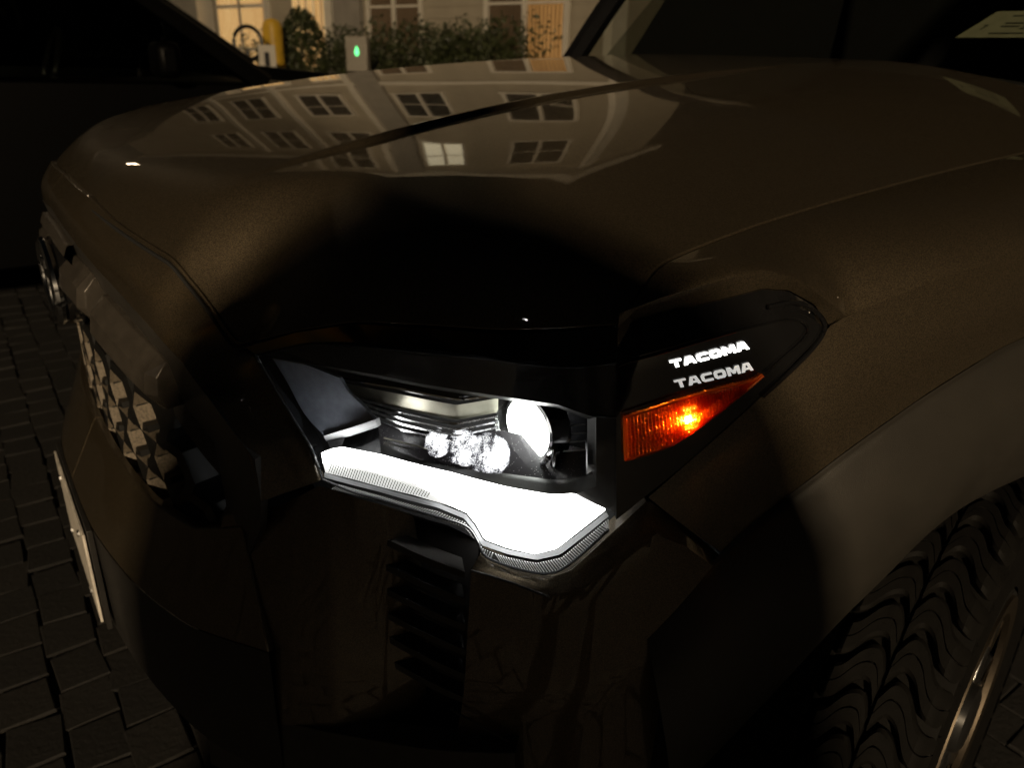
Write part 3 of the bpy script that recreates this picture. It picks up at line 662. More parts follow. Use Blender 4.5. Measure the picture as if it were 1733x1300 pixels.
# lettering on the trim; the lower row is its reflection, built as glowing letters
LET = {'T': [[(0, 1), (1, 1), (1, .76), (.64, .76), (.64, 0), (.36, 0), (.36, .76), (0, .76)]],
       'A': [[(.26, 1), (.80, 1), (1.05, 0), (.78, 0), (.73, .22), (.31, .22), (.24, 0), (-.05, 0)], [(.37, .44), (.67, .44), (.59, .78), (.46, .78)]],
       'C': [[(1, 1), (.20, 1), (0, .8), (0, .2), (.20, 0), (1, 0), (1, .26), (.30, .26), (.26, .32), (.26, .68), (.30, .74), (1, .74)]],
       'O': [[(.18, 1), (.86, 1), (1.04, .8), (1.04, .2), (.86, 0), (.18, 0), (0, .2), (0, .8)], [(.27, .30), (.77, .30), (.77, .70), (.27, .70)]],
       'M': [[(0, 0), (0, 1), (.34, 1), (.58, .52), (.82, 1), (1.16, 1), (1.16, 0), (.90, 0), (.90, .60), (.68, .16), (.48, .16), (.26, .60), (.26, 0)]]}
def lettering(corners, mat, d, name):
    a, b_, c, e = [Wp(*p, d) for p in corners]       # bottom-left, bottom-right, top-left, top-right
    adv = [1.16, 1.18, 1.16, 1.20, 1.30, 1.05]; tot = sum(adv); x0 = 0
    for ch, ad in zip('TACOMA', adv):
        polys = LET[ch]
        def mp(u, w, dd):
            u = (x0+u)/tot; q = (a*(1-u)+b_*u)*(1-w)+(c*(1-u)+e*u)*w; return P3(q[0], q[1], q[2]+dd)
        import bmesh
        bm = bmesh.new(); ed = []
        for poly in polys:
            vv = [bm.verts.new(tuple(mp(u, w, .0006))) for u, w in poly]
            ed += [bm.edges.new((vv[i], vv[(i+1) % len(vv)])) for i in range(len(vv))]
        bmesh.ops.triangle_fill(bm, use_beauty=True, edges=ed)
        ex = bmesh.ops.extrude_face_region(bm, geom=list(bm.faces))
        nn = P3(a[0], a[1], 1)-P3(a[0], a[1], 0)
        for vtx in [v for v in ex['geom'] if isinstance(v, bmesh.types.BMVert)]: vtx.co.z -= .0; vtx.co.x -= .0006
        bmesh.ops.recalc_face_normals(bm, faces=list(bm.faces))
        me = bpy.data.meshes.new('letter'); bm.to_mesh(me); bm.free(); me.materials.append(M[mat]); link(bpy.data.objects.new(name, me), hl)
        x0 += ad
lettering([(1137, 623), (1268, 590), (1133, 611), (1263, 577)], 'letter_lit', .0012, 'letter')
lettering([(1145, 657), (1275, 626), (1140, 644), (1271, 612)], 'letter', .0009, 'letter')

# nose fascia, grille, bumper -----------------------------------------------------------------------
fr0 = row([(98, 264), (150, 333), (200, 378), (250, 413), (298, 443), (346, 503), (409, 586)], -.020)+row([(430, 603), (476, 674), (521, 754), (541, 815)], -.008)
fr0[0] = np.array([0., fr0[1][1]+.005, -.022])
lb = row([(120, 400), (150, 440), (190, 482), (235, 532), (290, 592), (309, 613)], .002); lbx = row([(357, 679), (408, 749), (431, 776), (442, 850)], .030)
fr1 = [np.array([0., lb[0][1]+.012, .002])]+lb+lbx
fr1 = resample(fr1, 11); fmid = [(a+b)/2+np.array([0, .0, .008 if i < 6 else -.002]) for i, (a, b) in enumerate(zip(np.array(fr0), fr1))]
panel('nose_panel', [fr0, fmid, fr1], 'paint_worn', truck, 80, 8, sv=True, skirt=.008, mirror=True, bev=.0012)
la = row([(215, 542), (263, 608), (362, 750), (384, 856), (330, 948)], -.018); la = [np.array([0., la[0][1]+.02, -.018])]+la
lb2 = [np.array([0., lb[0][1]+.010, .000])]+lb+lbx+row([(440, 900), (400, 985)], .01)
panel('grille_surround', [lb2, la], 'satin', truck, 70, 5, mirror=True, skirt=.01)
grille = empty('grille'); grille.parent = truck
bk = [[np.array([0, .97, -.10]), np.array([.5, .97, -.10])], [np.array([0, .60, -.10]), np.array([.5, .60, -.10])]]
panel('grille_back', bk, 'void', grille, 12, 4, mirror=True)
# honeycomb of the lower grille: each cell wall ring is a piece
M['meshface'] = solid('grille_mesh_face', (.004, .004, .004), .5, var=.2)
SX = lambda x: (XS(x) if x >= 0 else -XS(-x))
def hexcell(cx, cz, rx=.050, rz=.040, w=.74):
    mb = MB()
    ang = [0, .9, 2.2, math.pi, 4.1, 5.3]
    ring = lambda k, d, ox=0.0: [P3(SX(float(np.clip(cx+ox+k*rx*1.15*math.cos(a), -.58, .58))), cz+k*rz*1.12*math.sin(a), d) for a in ang]
    mb.grid([ring(1, -.014), ring(w, -.010)], closed_u=True); mb.grid([ring(1, -.014), ring(1, -.07)], closed_u=True); nf_ = len(mb.F)
    mb.grid([ring(w, -.010), ring(w*.92, -.060)], closed_u=True)
    o = mb.build('grille_cell', 'meshp', grille, ang=20); o.data.materials.append(M['meshface'])
    for i, p in enumerate(o.data.polygons):
        p.material_index = 1 if i < nf_ else 0
poly_in = lambda x, z: abs(x)+max(0, z-.74)*.9+max(0, .70-z)*.4 < .41
for j, cz in enumerate((.690, .745, .800)):
    for i in range(-5, 6):
        cx = i*.098+(.049 if j % 2 else 0)
        if poly_in(cx, cz): hexcell(cx, cz)
panel('grille_shade_slab', [[np.array([0, .925, -.045]), np.array([XS(.30), .90, -.045]), np.array([XS(.45), .86, -.03])], [np.array([0, .845, -.030]), np.array([XS(.30), .83, -.030]), np.array([XS(.47), .76, -.02])]], 'plastic', grille, 30, 4, mirror=True)  # dark slab in place of the upper mesh shaded by the bars
# chunky upper bars, faceted
def bar(xa, xb, z0, name='grille_bar'):
    prof = [(-.040, -.006), (-.052, .012), (-.040, .040), (-.012, .048), (.010, .038), (.014, -.006)]
    prof = [(z, d) for z, d in [(-.034, -.05), (-.034, .004), (-.012, .020), (.012, .016), (.030, -.004), (.030, -.05)]]
    xs = np.linspace(xa, xb, 14); mb = MB(); G = []
    for x in xs:
        s = XS(x) if x >= 0 else -XS(-x); tp = min(1, min(x-xa, xb-x)/.018+.55)
        G.append([P3(s, z0-.24*max(0, abs(x)-.18)+z*(.75+.25*tp), d*tp if d > 0 else d) for z, d in prof])
    mb.grid(G, closed_u=True); n = len(prof); L_ = len(mb.V); mb.F.append(tuple(reversed(range(n)))); mb.F.append(tuple(range(L_-n, L_)))
    return mb.build(name, 'bar', grille, smooth=False, bev=.0012)
bar(.085, .205, .942); bar(.225, .395, .930); bar(-.205, -.085, .942); bar(-.395, -.225, .930)
mb = MB()
tb = MB(); G = []
for x in np.linspace(-.13, .13, 15):
    s = XS(x) if x >= 0 else -XS(-x); G.append([P3(s, .985+z-.05*abs(x), d) for z, d in [(-.014, -.03), (-.014, .004), (-.002, .012), (.012, .006), (.014, -.03)]])
tb.grid(G); tb.build('grille_top_trim', 'bar', grille, ang=20, bev=.001)
emb = empty('emblem'); emb.parent = truck
def oval(rx, rz, cz, r, y=-.020, tx=0): return MB().tube([(rx*math.cos(a), y, cz+rz*math.sin(a)) for a in np.linspace(0, 2*math.pi, 48, endpoint=False)], r, 8, closed=True)
oval(.082, .056, .915, .007).build('emblem_ring', 'chrome', emb); oval(.030, .053, .915, .005).build('emblem_ring', 'chrome', emb); oval(.060, .019, .941, .005).build('emblem_ring', 'chrome', emb)
MB().prism([(.09*math.cos(a), .062*math.sin(a)) for a in np.linspace(0, 2*math.pi, 40, endpoint=False)], (0, -.012, .915), (1, 0, 0), (0, 0, 1), (0, 1, 0), .02).build('emblem_plate', 'gloss', emb)
# bumper beam below the grille
bumper = empty('bumper'); bumper.parent = truck
def brow(x, z, d): return np.array([XS(x), z, d])
b_in = [brow(0, .690, .0), brow(.15, .688, .0), brow(.30, .685, .002), brow(.42, .700, .004), brow(.50, .735, .004)]
b_out = [brow(0, .595, .050), brow(.15, .588, .050), brow(.30, .580, .046), brow(.44, .585, .040), brow(.55, .60, .034)]
b_low = [brow(0, .40, .045), brow(.15, .40, .045), brow(.30, .40, .043), brow(.44, .40, .040), brow(.55, .40, .034)]
b_und = [brow(0, .36, .0), brow(.15, .36, .0), brow(.30, .36, .0), brow(.44, .36, .0), brow(.55, .36, .0)]
panel('bumper_ledge', [b_in, b_out], 'paint', bumper, 50, 8, mirror=True, skirt=.01, bev=.002)
panel('bumper_face', [b_out, b_low, b_und], 'plastic', bumper, 40, 6, mirror=True)
# recessed pocket with slats below the lamp
ck = lambda z, d, x0=.43: [np.array([XS(x), z, d-(0 if x < .6 else .008 if x < .64 else .03 if x < .69 else .055)]) for x in (x0, .50, .57, .62, .665, .70)]
tk = [np.array([XS(.47), .735, .0])]+row([(470, 858), (541, 822), (600, 842), (655, 857, -.012), (700, 872, -.03)], -.006)
panel('bumper_cheek', [tk, ck(.66, .016, .45), ck(.58, .026), ck(.47, .030), ck(.40, .020), ck(.34, -.02)], 'paint', bumper, 48, 6, sv=True, ang=60)
pk_t = row([(640, 853), (700, 872), (760, 890), (790, 905)], -.012); pk_b = [q+np.array([0, -.36, -.02]) for q in pk_t]
panel('fog_pocket', [pk_t, [q+np.array([0, -.03, -.035]) for q in pk_t], pk_b], 'plastic', bumper, 40, 6)
for i in range(6):
    z = .775-i*.032
    panel('pocket_slat', [[np.array([XS(.668), z, -.030]), np.array([XS(.745), z, -.012])], [np.array([XS(.668), z-.004, -.015]), np.array([XS(.752), z-.004, .004])], [np.array([XS(.668), z-.012, -.015]), np.array([XS(.752), z-.012, .004])], [np.array([XS(.668), z-.016, -.04]), np.array([XS(.745), z-.016, -.016])]], 'satin', bumper, 12, 1, ang=20)
# bumper corner
c0 = row([(812, 938), (822, 950), (870, 969), (922, 980), (965, 966), (1032, 905), (1097, 846), (1160, 892), (1218, 940)], -.004)
c1 = row([(797, 966), (830, 975), (870, 988), (930, 1011), (985, 1000), (1050, 950), (1110, 905), (1160, 925), (1212, 962)], .006)
c2 = row([(785, 1170), (820, 1185), (860, 1195), (920, 1200), (975, 1190), (1030, 1170), (1080, 1130), (1110, 1100), (1140, 1060)], .012)
c3 = row([(765, 1310), (800, 1320), (850, 1330), (910, 1340), (970, 1340), (1020, 1330), (1060, 1320), (1085, 1310), (1100, 1300)], .0)
panel('bumper_corner', [c0, c1, c2, c3], 'paint', bumper, 60, 6, skirt=.02, ang=25, bev=.0015)
line_tube('corner_edge', [(797, 966), (830, 975), (870, 988), (930, 1011)], .0065, .0012, 'satin', bumper, False)
# lower insert
l0 = row([(345, 1196), (420, 1212), (500, 1228), (600, 1248), (700, 1265), (800, 1274), (872, 1275)], .030)
l1 = [q+np.array([0, -.10, .004]) for q in l0]
panel('lower_insert', [l0, l1], 'satin', bumper, 40, 4, skirt=.03, bev=.001)
line_tube('lower_insert_edge', [(762, 1201), (800, 1222), (840, 1244), (878, 1264)], .016, .0012, 'satin', bumper, False)
line_tube('lower_insert_edge', [(345, 1196), (360, 1187), (376, 1180)], .022, .0010, 'satin', bumper, False)
plate = empty('number_plate'); plate.parent = truck
MB().box((0, -.058, .50), (.155, .002, .078)).build('plate', solid('plate_white', (.5, .47, .42), .4), plate, bev=.001)
MB().box((0, -.050, .50), (.165, .004, .088)).build('plate_bracket', 'plastic', plate, bev=.001)
for x in (-.10, .10):
    for z in (.448, .552): MB().tube([(x, -.059, z), (x, -.063, z)], .006, 8).build('bolt', 'chrome', plate)

# cab ---------------------------------------------------------------------------------------------
cab = empty('cab'); cab.parent = truck
mb = MB().grid([[(x, 1.445+.02*(1-(x/.8)**2)*0, 1.150+.075*(1-(abs(x)/.82)**2.4)-.012) for x in np.linspace(-.8, .8, 40)], [(x, 1.52, 1.165+.070*(1-(abs(x)/.82)**2.4)-.01) for x in np.linspace(-.8, .8, 40)]]); mb.build('cowl', 'void', cab)
wsb = lambda x: (x, 1.44+.10*(1-(x/.72)**2)*-.6+.06, 1.19+.04*(1-(x/.75)**2)); wst = lambda x: (x*.86, 2.13-.05*(1-(x/.72)**2), 1.80+.03*(1-(x/.75)**2))
xs = np.linspace(-.72, .72, 24)
G = [[tuple(np.array(wsb(x))*(1-t)+np.array(wst(x))*t+np.array([0, -.03, .05])*math.sin(math.pi*t)) for x in xs] for t in np.linspace(0, 1, 12)]
MB().grid(G).build('windshield', 'glass', cab)
for sgn in (-1, 1):
    P = [Vector(G[i][0 if sgn < 0 else -1])+Vector((sgn*.02, .0, 0)) for i in range(12)]
    MB().tube(P, [.034]*12, 8).build('windshield_pillar', 'gloss', cab)
MB().grid([[(x*.86, y, 1.80+.03*(1-(x/.75)**2)+.03*math.sin((y-2.1)/1.6*3.1)) for x in xs] for y in np.linspace(2.10, 3.7, 10)]).build('roof', 'paint', cab)
for sgn in (-1, 1):
    dr = MB().grid([[(sgn*xx, y, z) for y in np.linspace(1.46, 3.7, 12)] for xx, z in ((.80, 1.16), (.93, 1.08), (.957, 1.0), (.955, .7), (.93, .45))]).build('door', 'paint', cab, ang=60)
    MB().box((sgn*.972, 2.35, 1.0), (.012, .09, .014)).build('door_handle', 'paint', dr, bev=.006)
    MB().grid([[(sgn*(.78-.16*t), y, 1.17+.60*t) for y in np.linspace(1.62+.5*t, 3.5-.1*t, 8)] for t in np.linspace(0, 1, 5)]).build('side_window', 'glass', cab)
MB().box((0, 2.0, 1.10), (.70, .40, .08)).build('dashboard', 'plastic', cab, bev=.05)
MB().box((0, 3.4, 1.3), (.72, .1, .5)).build('rear_seat', 'void', cab, bev=.05)
for sgn in (-1, 1):
    MB().grid([[(sgn*(.75-.16*t), y, 1.16+.62*t) for y in (1.70+.34*t, 3.6)] for t in (0, .5, 1)]).build('side_window_mask', 'void', cab)  # added opaque sheet inside the side window, leaves a narrow bright strip
    MB().box((sgn*.38, 2.75, 1.15), (.27, .10, .42)).build('front_seat', 'void', cab, bev=.05)
MB().grid([[(x, y, 1.77) for y in (2.15, 3.6)] for x in (-.62, .62)]).build('headliner', 'void', cab)
for x0 in (-.62, -.02):
    p0 = Vector(wsb(x0))+Vector((0, -.04, -.075)); MB().tube([p0, p0+Vector((.26, .05, .045)), p0+Vector((.54, .02, .03))], .007, 6).build('wiper', 'void', cab)
MB().grid([[(sgn, y, z) for y in np.linspace(3.7, 5.4, 4)] for sgn, z in ((.95, .6), (.955, 1.05), (.90, 1.10), (-.90, 1.10), (-.955, 1.05), (-.95, .6))]).build('cargo_bed', 'paint', truck, ang=30)
# inspection sticker inside the windshield
stk = empty('inspection_sticker'); stk.parent = truck
s_o = Vector(at(1617, 63, y=1.60)); s_r = Vector(at(1733, 63, y=1.60)); s_t = Vector(at(1652, 20, y=1.68))
u_ = (s_r-s_o).normalized(); v__ = (s_t-s_o); v__ = (v__-u_*v__.dot(u_)); hh = v__.length; v__ = v__.normalized(); w_ = u_.cross(v__)
M['sticker'] = solid('sticker_paper', (.38, .38, .27), .6, var=.08); M['ink'] = solid('ink', (.02, .02, .02), .6)
MB().prism([(0, 0), (.145, 0), (.145+.03, hh), (.03, hh)], s_o, u_, v__, w_, .0006).build('sticker_card', 'sticker', stk)
def text(body, o, size, name):
    cu = bpy.data.curves.new(name, 'FONT'); cu.body = body; cu.size = size; cu.extrude = .0003
    to = bpy.data.objects.new(name, cu); COL.objects.link(to); bpy.context.view_layer.update()
    me = bpy.data.meshes.new_from_object(to); bpy.data.objects.remove(to); me.materials.append(M['ink'])
    ob = link(bpy.data.objects.new(name, me), stk); ob.matrix_world = Matrix((u_, v__+u_*.25, w_)).transposed().to_4x4(); ob.location = o; return ob
text('7', s_o+u_*.030+v__*(hh*.30)+w_*.001, .022, 'printed_number'); text('20', s_o+u_*.105+v__*(hh*.30)+w_*.001, .022, 'printed_number')
for k, (a, b2, q) in enumerate(((.055, .14, .78), (.055, .12, .12), (.06, .095, .5), (.06, .095, .38))):
    MB().prism([(a+.02*q, hh*q), (b2+.02*q, hh*q), (b2+.02*q, hh*q+.004), (a+.02*q, hh*q+.004)], s_o+w_*.001, u_, v__, w_, .0004).build('printed_line', 'ink', stk)

# front wheel ---------------------------------------------------------------------------------------
wheel = empty('wheel', (.915, .905, .378), R_(13)); wheel.parent = truck
TR, TW = .376, .062
prof = [(-TW*.90, .20), (-TW*1.05, .28), (-TW*.98, .340), (-TW*.88, .358), (TW*.88, .358), (TW*.98, .340), (TW*1.05, .28), (TW*.90, .20)]
prof = catmull(prof, 4); na = 72
G = [[(x, r*math.cos(a), r*math.sin(a)) for a in np.linspace(0, 2*math.pi, na, endpoint=False)] for x, r in prof]
tyre = MB().grid(G, closed_u=True).build('tyre', 'rubber', wheel, ang=60)
# tread lugs: wavy blocks that wrap over the shoulder
def lug(side):
    mb = MB(); pts = []
    path = [(.002, .0), (.013, .022), (.028, .016), (.043, -.010), (.056, -.018), (.065, -.014)]
    path = catmull(path, 4); w = .0212
    top, bot = [], []
    for i, (x, o) in enumerate(path):
        r = TR-(.003 if x > .050 else 0)-max(0, x-.054)*1.8; ww_ = w
        pt = lambda rr, oo: (side*x, rr*math.sin(oo/TR), rr*math.cos(oo/TR))
        top.append([pt(r-.022, o-ww_), pt(r-.004, o-ww_), pt(r, o-ww_+.005), pt(r, o-.0012), pt(r-.006, o-.0006), pt(r-.006, o+.0006), pt(r, o+.0012), pt(r, o+ww_-.005), pt(r-.004, o+ww_), pt(r-.022, o+ww_)])
    G = top
    mb.grid(G); n = len(mb.V); mb.F.append(tuple(range(10))); mb.F.append(tuple(reversed(range(n-10, n))))
    o = mb.build('tread_lug', 'rubber', None, ang=30); me = o.data; bpy.data.objects.remove(o); return me
lugs = {1: lug(1), -1: lug(-1)}
for k in range(44):
    for sd in (1, -1):
        o = link(bpy.data.objects.new('tread_lug', lugs[sd]), tyre); o.rotation_euler = (2*math.pi*(k+(.5 if sd < 0 else 0))/44, 0, 0)
rim = MB(); prof = [(.050, .200), (.057, .193), (.054, .180), (.040, .172), (.03, .168), (-.05, .168)]
rim.grid([[(x, r*math.cos(a), r*math.sin(a)) for a in np.linspace(0, 2*math.pi, 64, endpoint=False)] for x, r in prof], closed_u=True); rim.build('rim', 'rimdark', wheel, ang=40)
lip = MB(); lip.grid([[(x, r*math.cos(a), r*math.sin(a)) for a in np.linspace(0, 2*math.pi, 64, endpoint=False)] for x, r in ((.052, .190), (.060, .187), (.058, .162), (.050, .158))], closed_u=True); lip.build('rim_lip', 'machined', wheel, ang=40)
for k in range(6):
    a = 2*math.pi*k/6+.3; sp = MB()
    rot = Matrix.Rotation(a, 3, 'X')
    poly = [(q*.84, w*.84) for q, w in [(.05, -.026), (.13, -.020), (.175, -.045), (.205, -.052), (.205, -.030), (.16, -.006), (.16, .006), (.205, .030), (.205, .052), (.175, .045), (.13, .020), (.05, .026)]]
    sp.prism(poly, (.050, 0, 0), rot @ Vector((0, 0, 1)), rot @ Vector((0, 1, 0)), (-1, 0, 0), .035); s_ob = sp.build('spoke', 'rimdark', wheel, ang=20, bev=.003)
    for sg in (-1, 1):
        e = MB(); poly = [(q*.84, w*.84*sg) for q, w in [(.125, .019), (.172, .043), (.203, .050), (.203, .040), (.172, .033), (.13, .012)]]
        e.prism(poly, (.0512, 0, 0), rot @ Vector((0, 0, 1)), rot @ Vector((0, 1, 0)), (-1, 0, 0), .002); e.build('machined_edge', 'machined', s_ob, smooth=False)
MB().tube([(.02, 0, 0), (.058, 0, 0), (.062, 0, 0)], [.06, .05, .04], 24).build('hub_cap', 'rimdark', wheel)
# second headlight, wheel and flank of the far side
for part in list(truck.children):
    if part.name.split('.')[0] in ('headlight', 'fender', 'fender_side', 'fender_lamp_facet', 'wheel_arch_flare', 'wheel', 'wheel_well', 'wheel_liner'):
        c = copy_tree(part, truck); c.scale = (-1, 1, 1)
        for q in list(c.children):
            if q.type == 'LIGHT': bpy.data.objects.remove(q)
            elif q.type == 'MESH' and q.data.materials and q.data.materials[0] in (M['drl'], M['beam'], M['ledlens'], M['letter_lit']):
                q.data = q.data.copy(); q.data.materials[0] = M['edge']
        if part.name.startswith('wheel') and part.type == 'EMPTY': c.location.x *= -1; c.rotation_euler.z *= -1
for part in list(bumper.children):
    if part.name.split('.')[0] in ('bumper_corner', 'pocket_slat', 'fog_pocket', 'lower_insert', 'bumper_cheek', 'corner_edge', 'lower_insert_edge'):
        c = part.copy(); link(c); c.parent = bumper; c.scale = (-1, 1, 1)

#@@THINGS
# ------------------------------------------------------------------ dark car in the next bay (nose to the building)
M['carblack'] = solid('black_car_paint', (.0006, .0006, .0006), .45, spec=.06, coat=0.0, var=.1)
def car(x, y, name, label, sc=1.0, brown=False):
    t = empty(name, (x, y, 0)); tag(t, label, 'car', 'cars parked beside the truck')
    W = .92
    side = [(-3.4, .35), (-3.4, .75), (-3.25, 1.05), (-2.9, 1.15), (1.15, 1.06), (2.0, .98), (2.35, .85), (2.45, .6), (2.4, .35)]
    mb = MB(); G = []
    for xx, ins in ((0, .06), (.06, .0), (.12, -.02), (W, -.04), (2*W-.12, -.02), (2*W-.06, 0), (2*W, .06)):
        G.append([(-xx, yy, zz-(.03 if xx in (0, 2*W) and zz > .9 else 0)) for yy, zz in side])
    mb.grid(G); n = len(side); mb.F.append(tuple(range(n))); mb.F.append(tuple(reversed(range(len(mb.V)-n, len(mb.V))))); mb.build('body', 'carblack', t, ang=30, bev=.02)
    # roof and pillars
    roof = [(-3.1, 1.15), (-2.75, 1.62), (-2.0, 1.70), (-.6, 1.68), (.35, 1.60), (.52, 1.55)]
    mb = MB(); mb.grid([[(-xx, yy, zz+dz) for yy, zz in roof[1:]] for xx, dz in ((.20, -.02), (.30, .02), (W, .05), (2*W-.30, .02), (2*W-.20, -.02))]); mb.build('roof', 'carblack', t, ang=40)
    for sx, tx in ((.05, .20), (2*W-.05, 2*W-.20)):
        for (a, b) in (((1.18, 1.05), (.50, 1.56)), ((-.35, 1.08), (-.42, 1.64)), ((-3.0, 1.12), (-2.70, 1.62)), ((-1.7, 1.10), (-1.75, 1.66))):
            MB().tube([(-sx, a[0], a[1]), (-(sx+tx)/2, (a[0]+b[0])/2, (a[1]+b[1])/2+.01), (-tx, b[0], b[1])], [.05, .04, .035], 8).build('pillar', 'carblack', t)
        MB().grid([[(-sx, yy, 1.09) for yy in np.linspace(-2.9, 1.12, 6)], [(-tx, yy, 1.60) for yy in np.linspace(-2.65, .48, 6)]]).build('side_glass', 'suvglass', t)
    MB().grid([[(-xx, 1.20-.06*abs(xx-W)/W, 1.06) for xx in np.linspace(.06, 2*W-.06, 8)], [(-xx, .52, 1.56) for xx in np.linspace(.2, 2*W-.2, 8)]]).build('windshield', 'suvglass', t)
    mb = MB().tube([(-.06, 1.16, 1.075), (-.13, .83, 1.335), (-.195, .50, 1.575)], .012, 6); mb.build('pillar_trim', 'darkchrome', t)
    ms = MB().box((.10, .72, 1.16), (.09, .05, .07)); ms.build('mirror', 'carblack', t, bev=.03)
    for yy in (-2.6, 1.6):
        for sx in (.10, 2*W-.10):
            w = MB().tube([(-sx-.11, yy, .33), (-sx+.11, yy, .33)], .33, 28).build('wheel', 'rubber', t, bev=.02); MB().tube([(-sx-.115, yy, .33), (-sx+.115, yy, .33)], .21, 20).build('hubcap', 'darkchrome', w)
    MB().tube([(-.45+.18*math.cos(a), .35+.06*math.sin(a), 1.10+.17*math.sin(a)) for a in np.linspace(0, 6.28, 28)], .014, 6, closed=True).build('steering_wheel', 'plastic', t)
    for xx in (.45, 1.39):
        MB().box((-xx, -.35, 1.05), (.24, .09, .30)).build('seat', 'plastic', t, bev=.05); MB().box((-xx, -.38, 1.44), (.12, .05, .09)).build('headrest', 'plastic', t, bev=.03)
    return t
car(-2.55, .0, 'parked_car', 'black car in the next bay, closest to the truck')
car(-5.6, .9, 'parked_car', 'dark car whose roofline shows just behind the nearest black car')

# ------------------------------------------------------------------ kerbside furniture before the building
def on_ground(px, dist):
    q = ray(px, 75); q = q/np.linalg.norm(q[:2]); return CAM[0]+q[0]*dist, CAM[1]+q[1]*dist
bx, by = on_ground(463, 14.2)
bo = empty('bollard', (bx, by, 0)); tag(bo, 'yellow bollard standing before the lit lobby doors', 'bollard')
M['yellow'] = solid('safety_yellow', (.62, .38, .03), .45, var=.12, vscale=6)
MB().tube([(0, 0, 0), (0, 0, 1.42), (0, 0, 1.50), (0, 0, 1.54), (0, 0, 1.555)], [.15, .15, .13, .08, .01], 20).build('post', 'yellow', bo)
MB().tube([(0, 0, 0), (0, 0, .04)], .15, 20).build('collar', 'brickg', bo)
cx_, cy_ = on_ground(605, 12.6)
ch = empty('charging_pedestal', (cx_, cy_, 0), R_(50)); tag(ch, 'grey charging pedestal box with a glowing green light', 'charger')
M['boxgrey'] = solid('charger_grey', (.36, .33, .28), .4, metal=.2, var=.06); M['green'] = emit('green_led', (.02, 1, .25), 2.2)
MB().box((0, 0, .45), (.06, .06, .45)).build('stand', 'boxgrey', ch, bev=.01)
MB().box((0, 0, 1.08), (.16, .09, .24)).build('case', 'boxgrey', ch, bev=.025)
MB().prism([(0, .07), (.020, .03), (.030, -.01), (.026, -.045), (0, -.065), (-.026, -.045), (-.030, -.01), (-.020, .03)], (.01, -.088, 1.12), (1, 0, 0), (0, 0, 1), (0, -1, 0), .006).build('status_light', 'green', ch)
hx, hy = on_ground(420, 13.2)
hp = empty('hoop_rack', (hx, hy, 0), R_(45)); tag(hp, 'dark metal hoop rack in front of the lit lobby door', 'rack')
MB().tube([(-.02, 0, 0), (-.02, 0, .9), (-.02, 0, 1.1)], .03, 8).build('stem', 'lamp_metal', hp)
MB().tube([(.22*math.cos(a), 0, 1.20+.22*math.sin(a)) for a in np.linspace(0, 6.28, 32, endpoint=False)], .028, 8, closed=True).build('hoop', 'lamp_metal', hp)
sx_, sy_ = on_ground(452, 12.4)
sg = empty('parking_sign', (sx_, sy_, 0), R_(50)); tag(sg, 'small white sign on a post just left of the bollard', 'sign')
MB().tube([(0, 0, 0), (0, 0, 1.2)], .02, 8).build('post', 'lamp_metal', sg); MB().box((0, -.03, 1.02), (.12, .008, .16)).build('sign_plate', 'trimw', sg, bev=.004)
MB().box((0, -.041, 1.0), (.035, .003, .09)).build('printed_symbol', 'ink', sg)
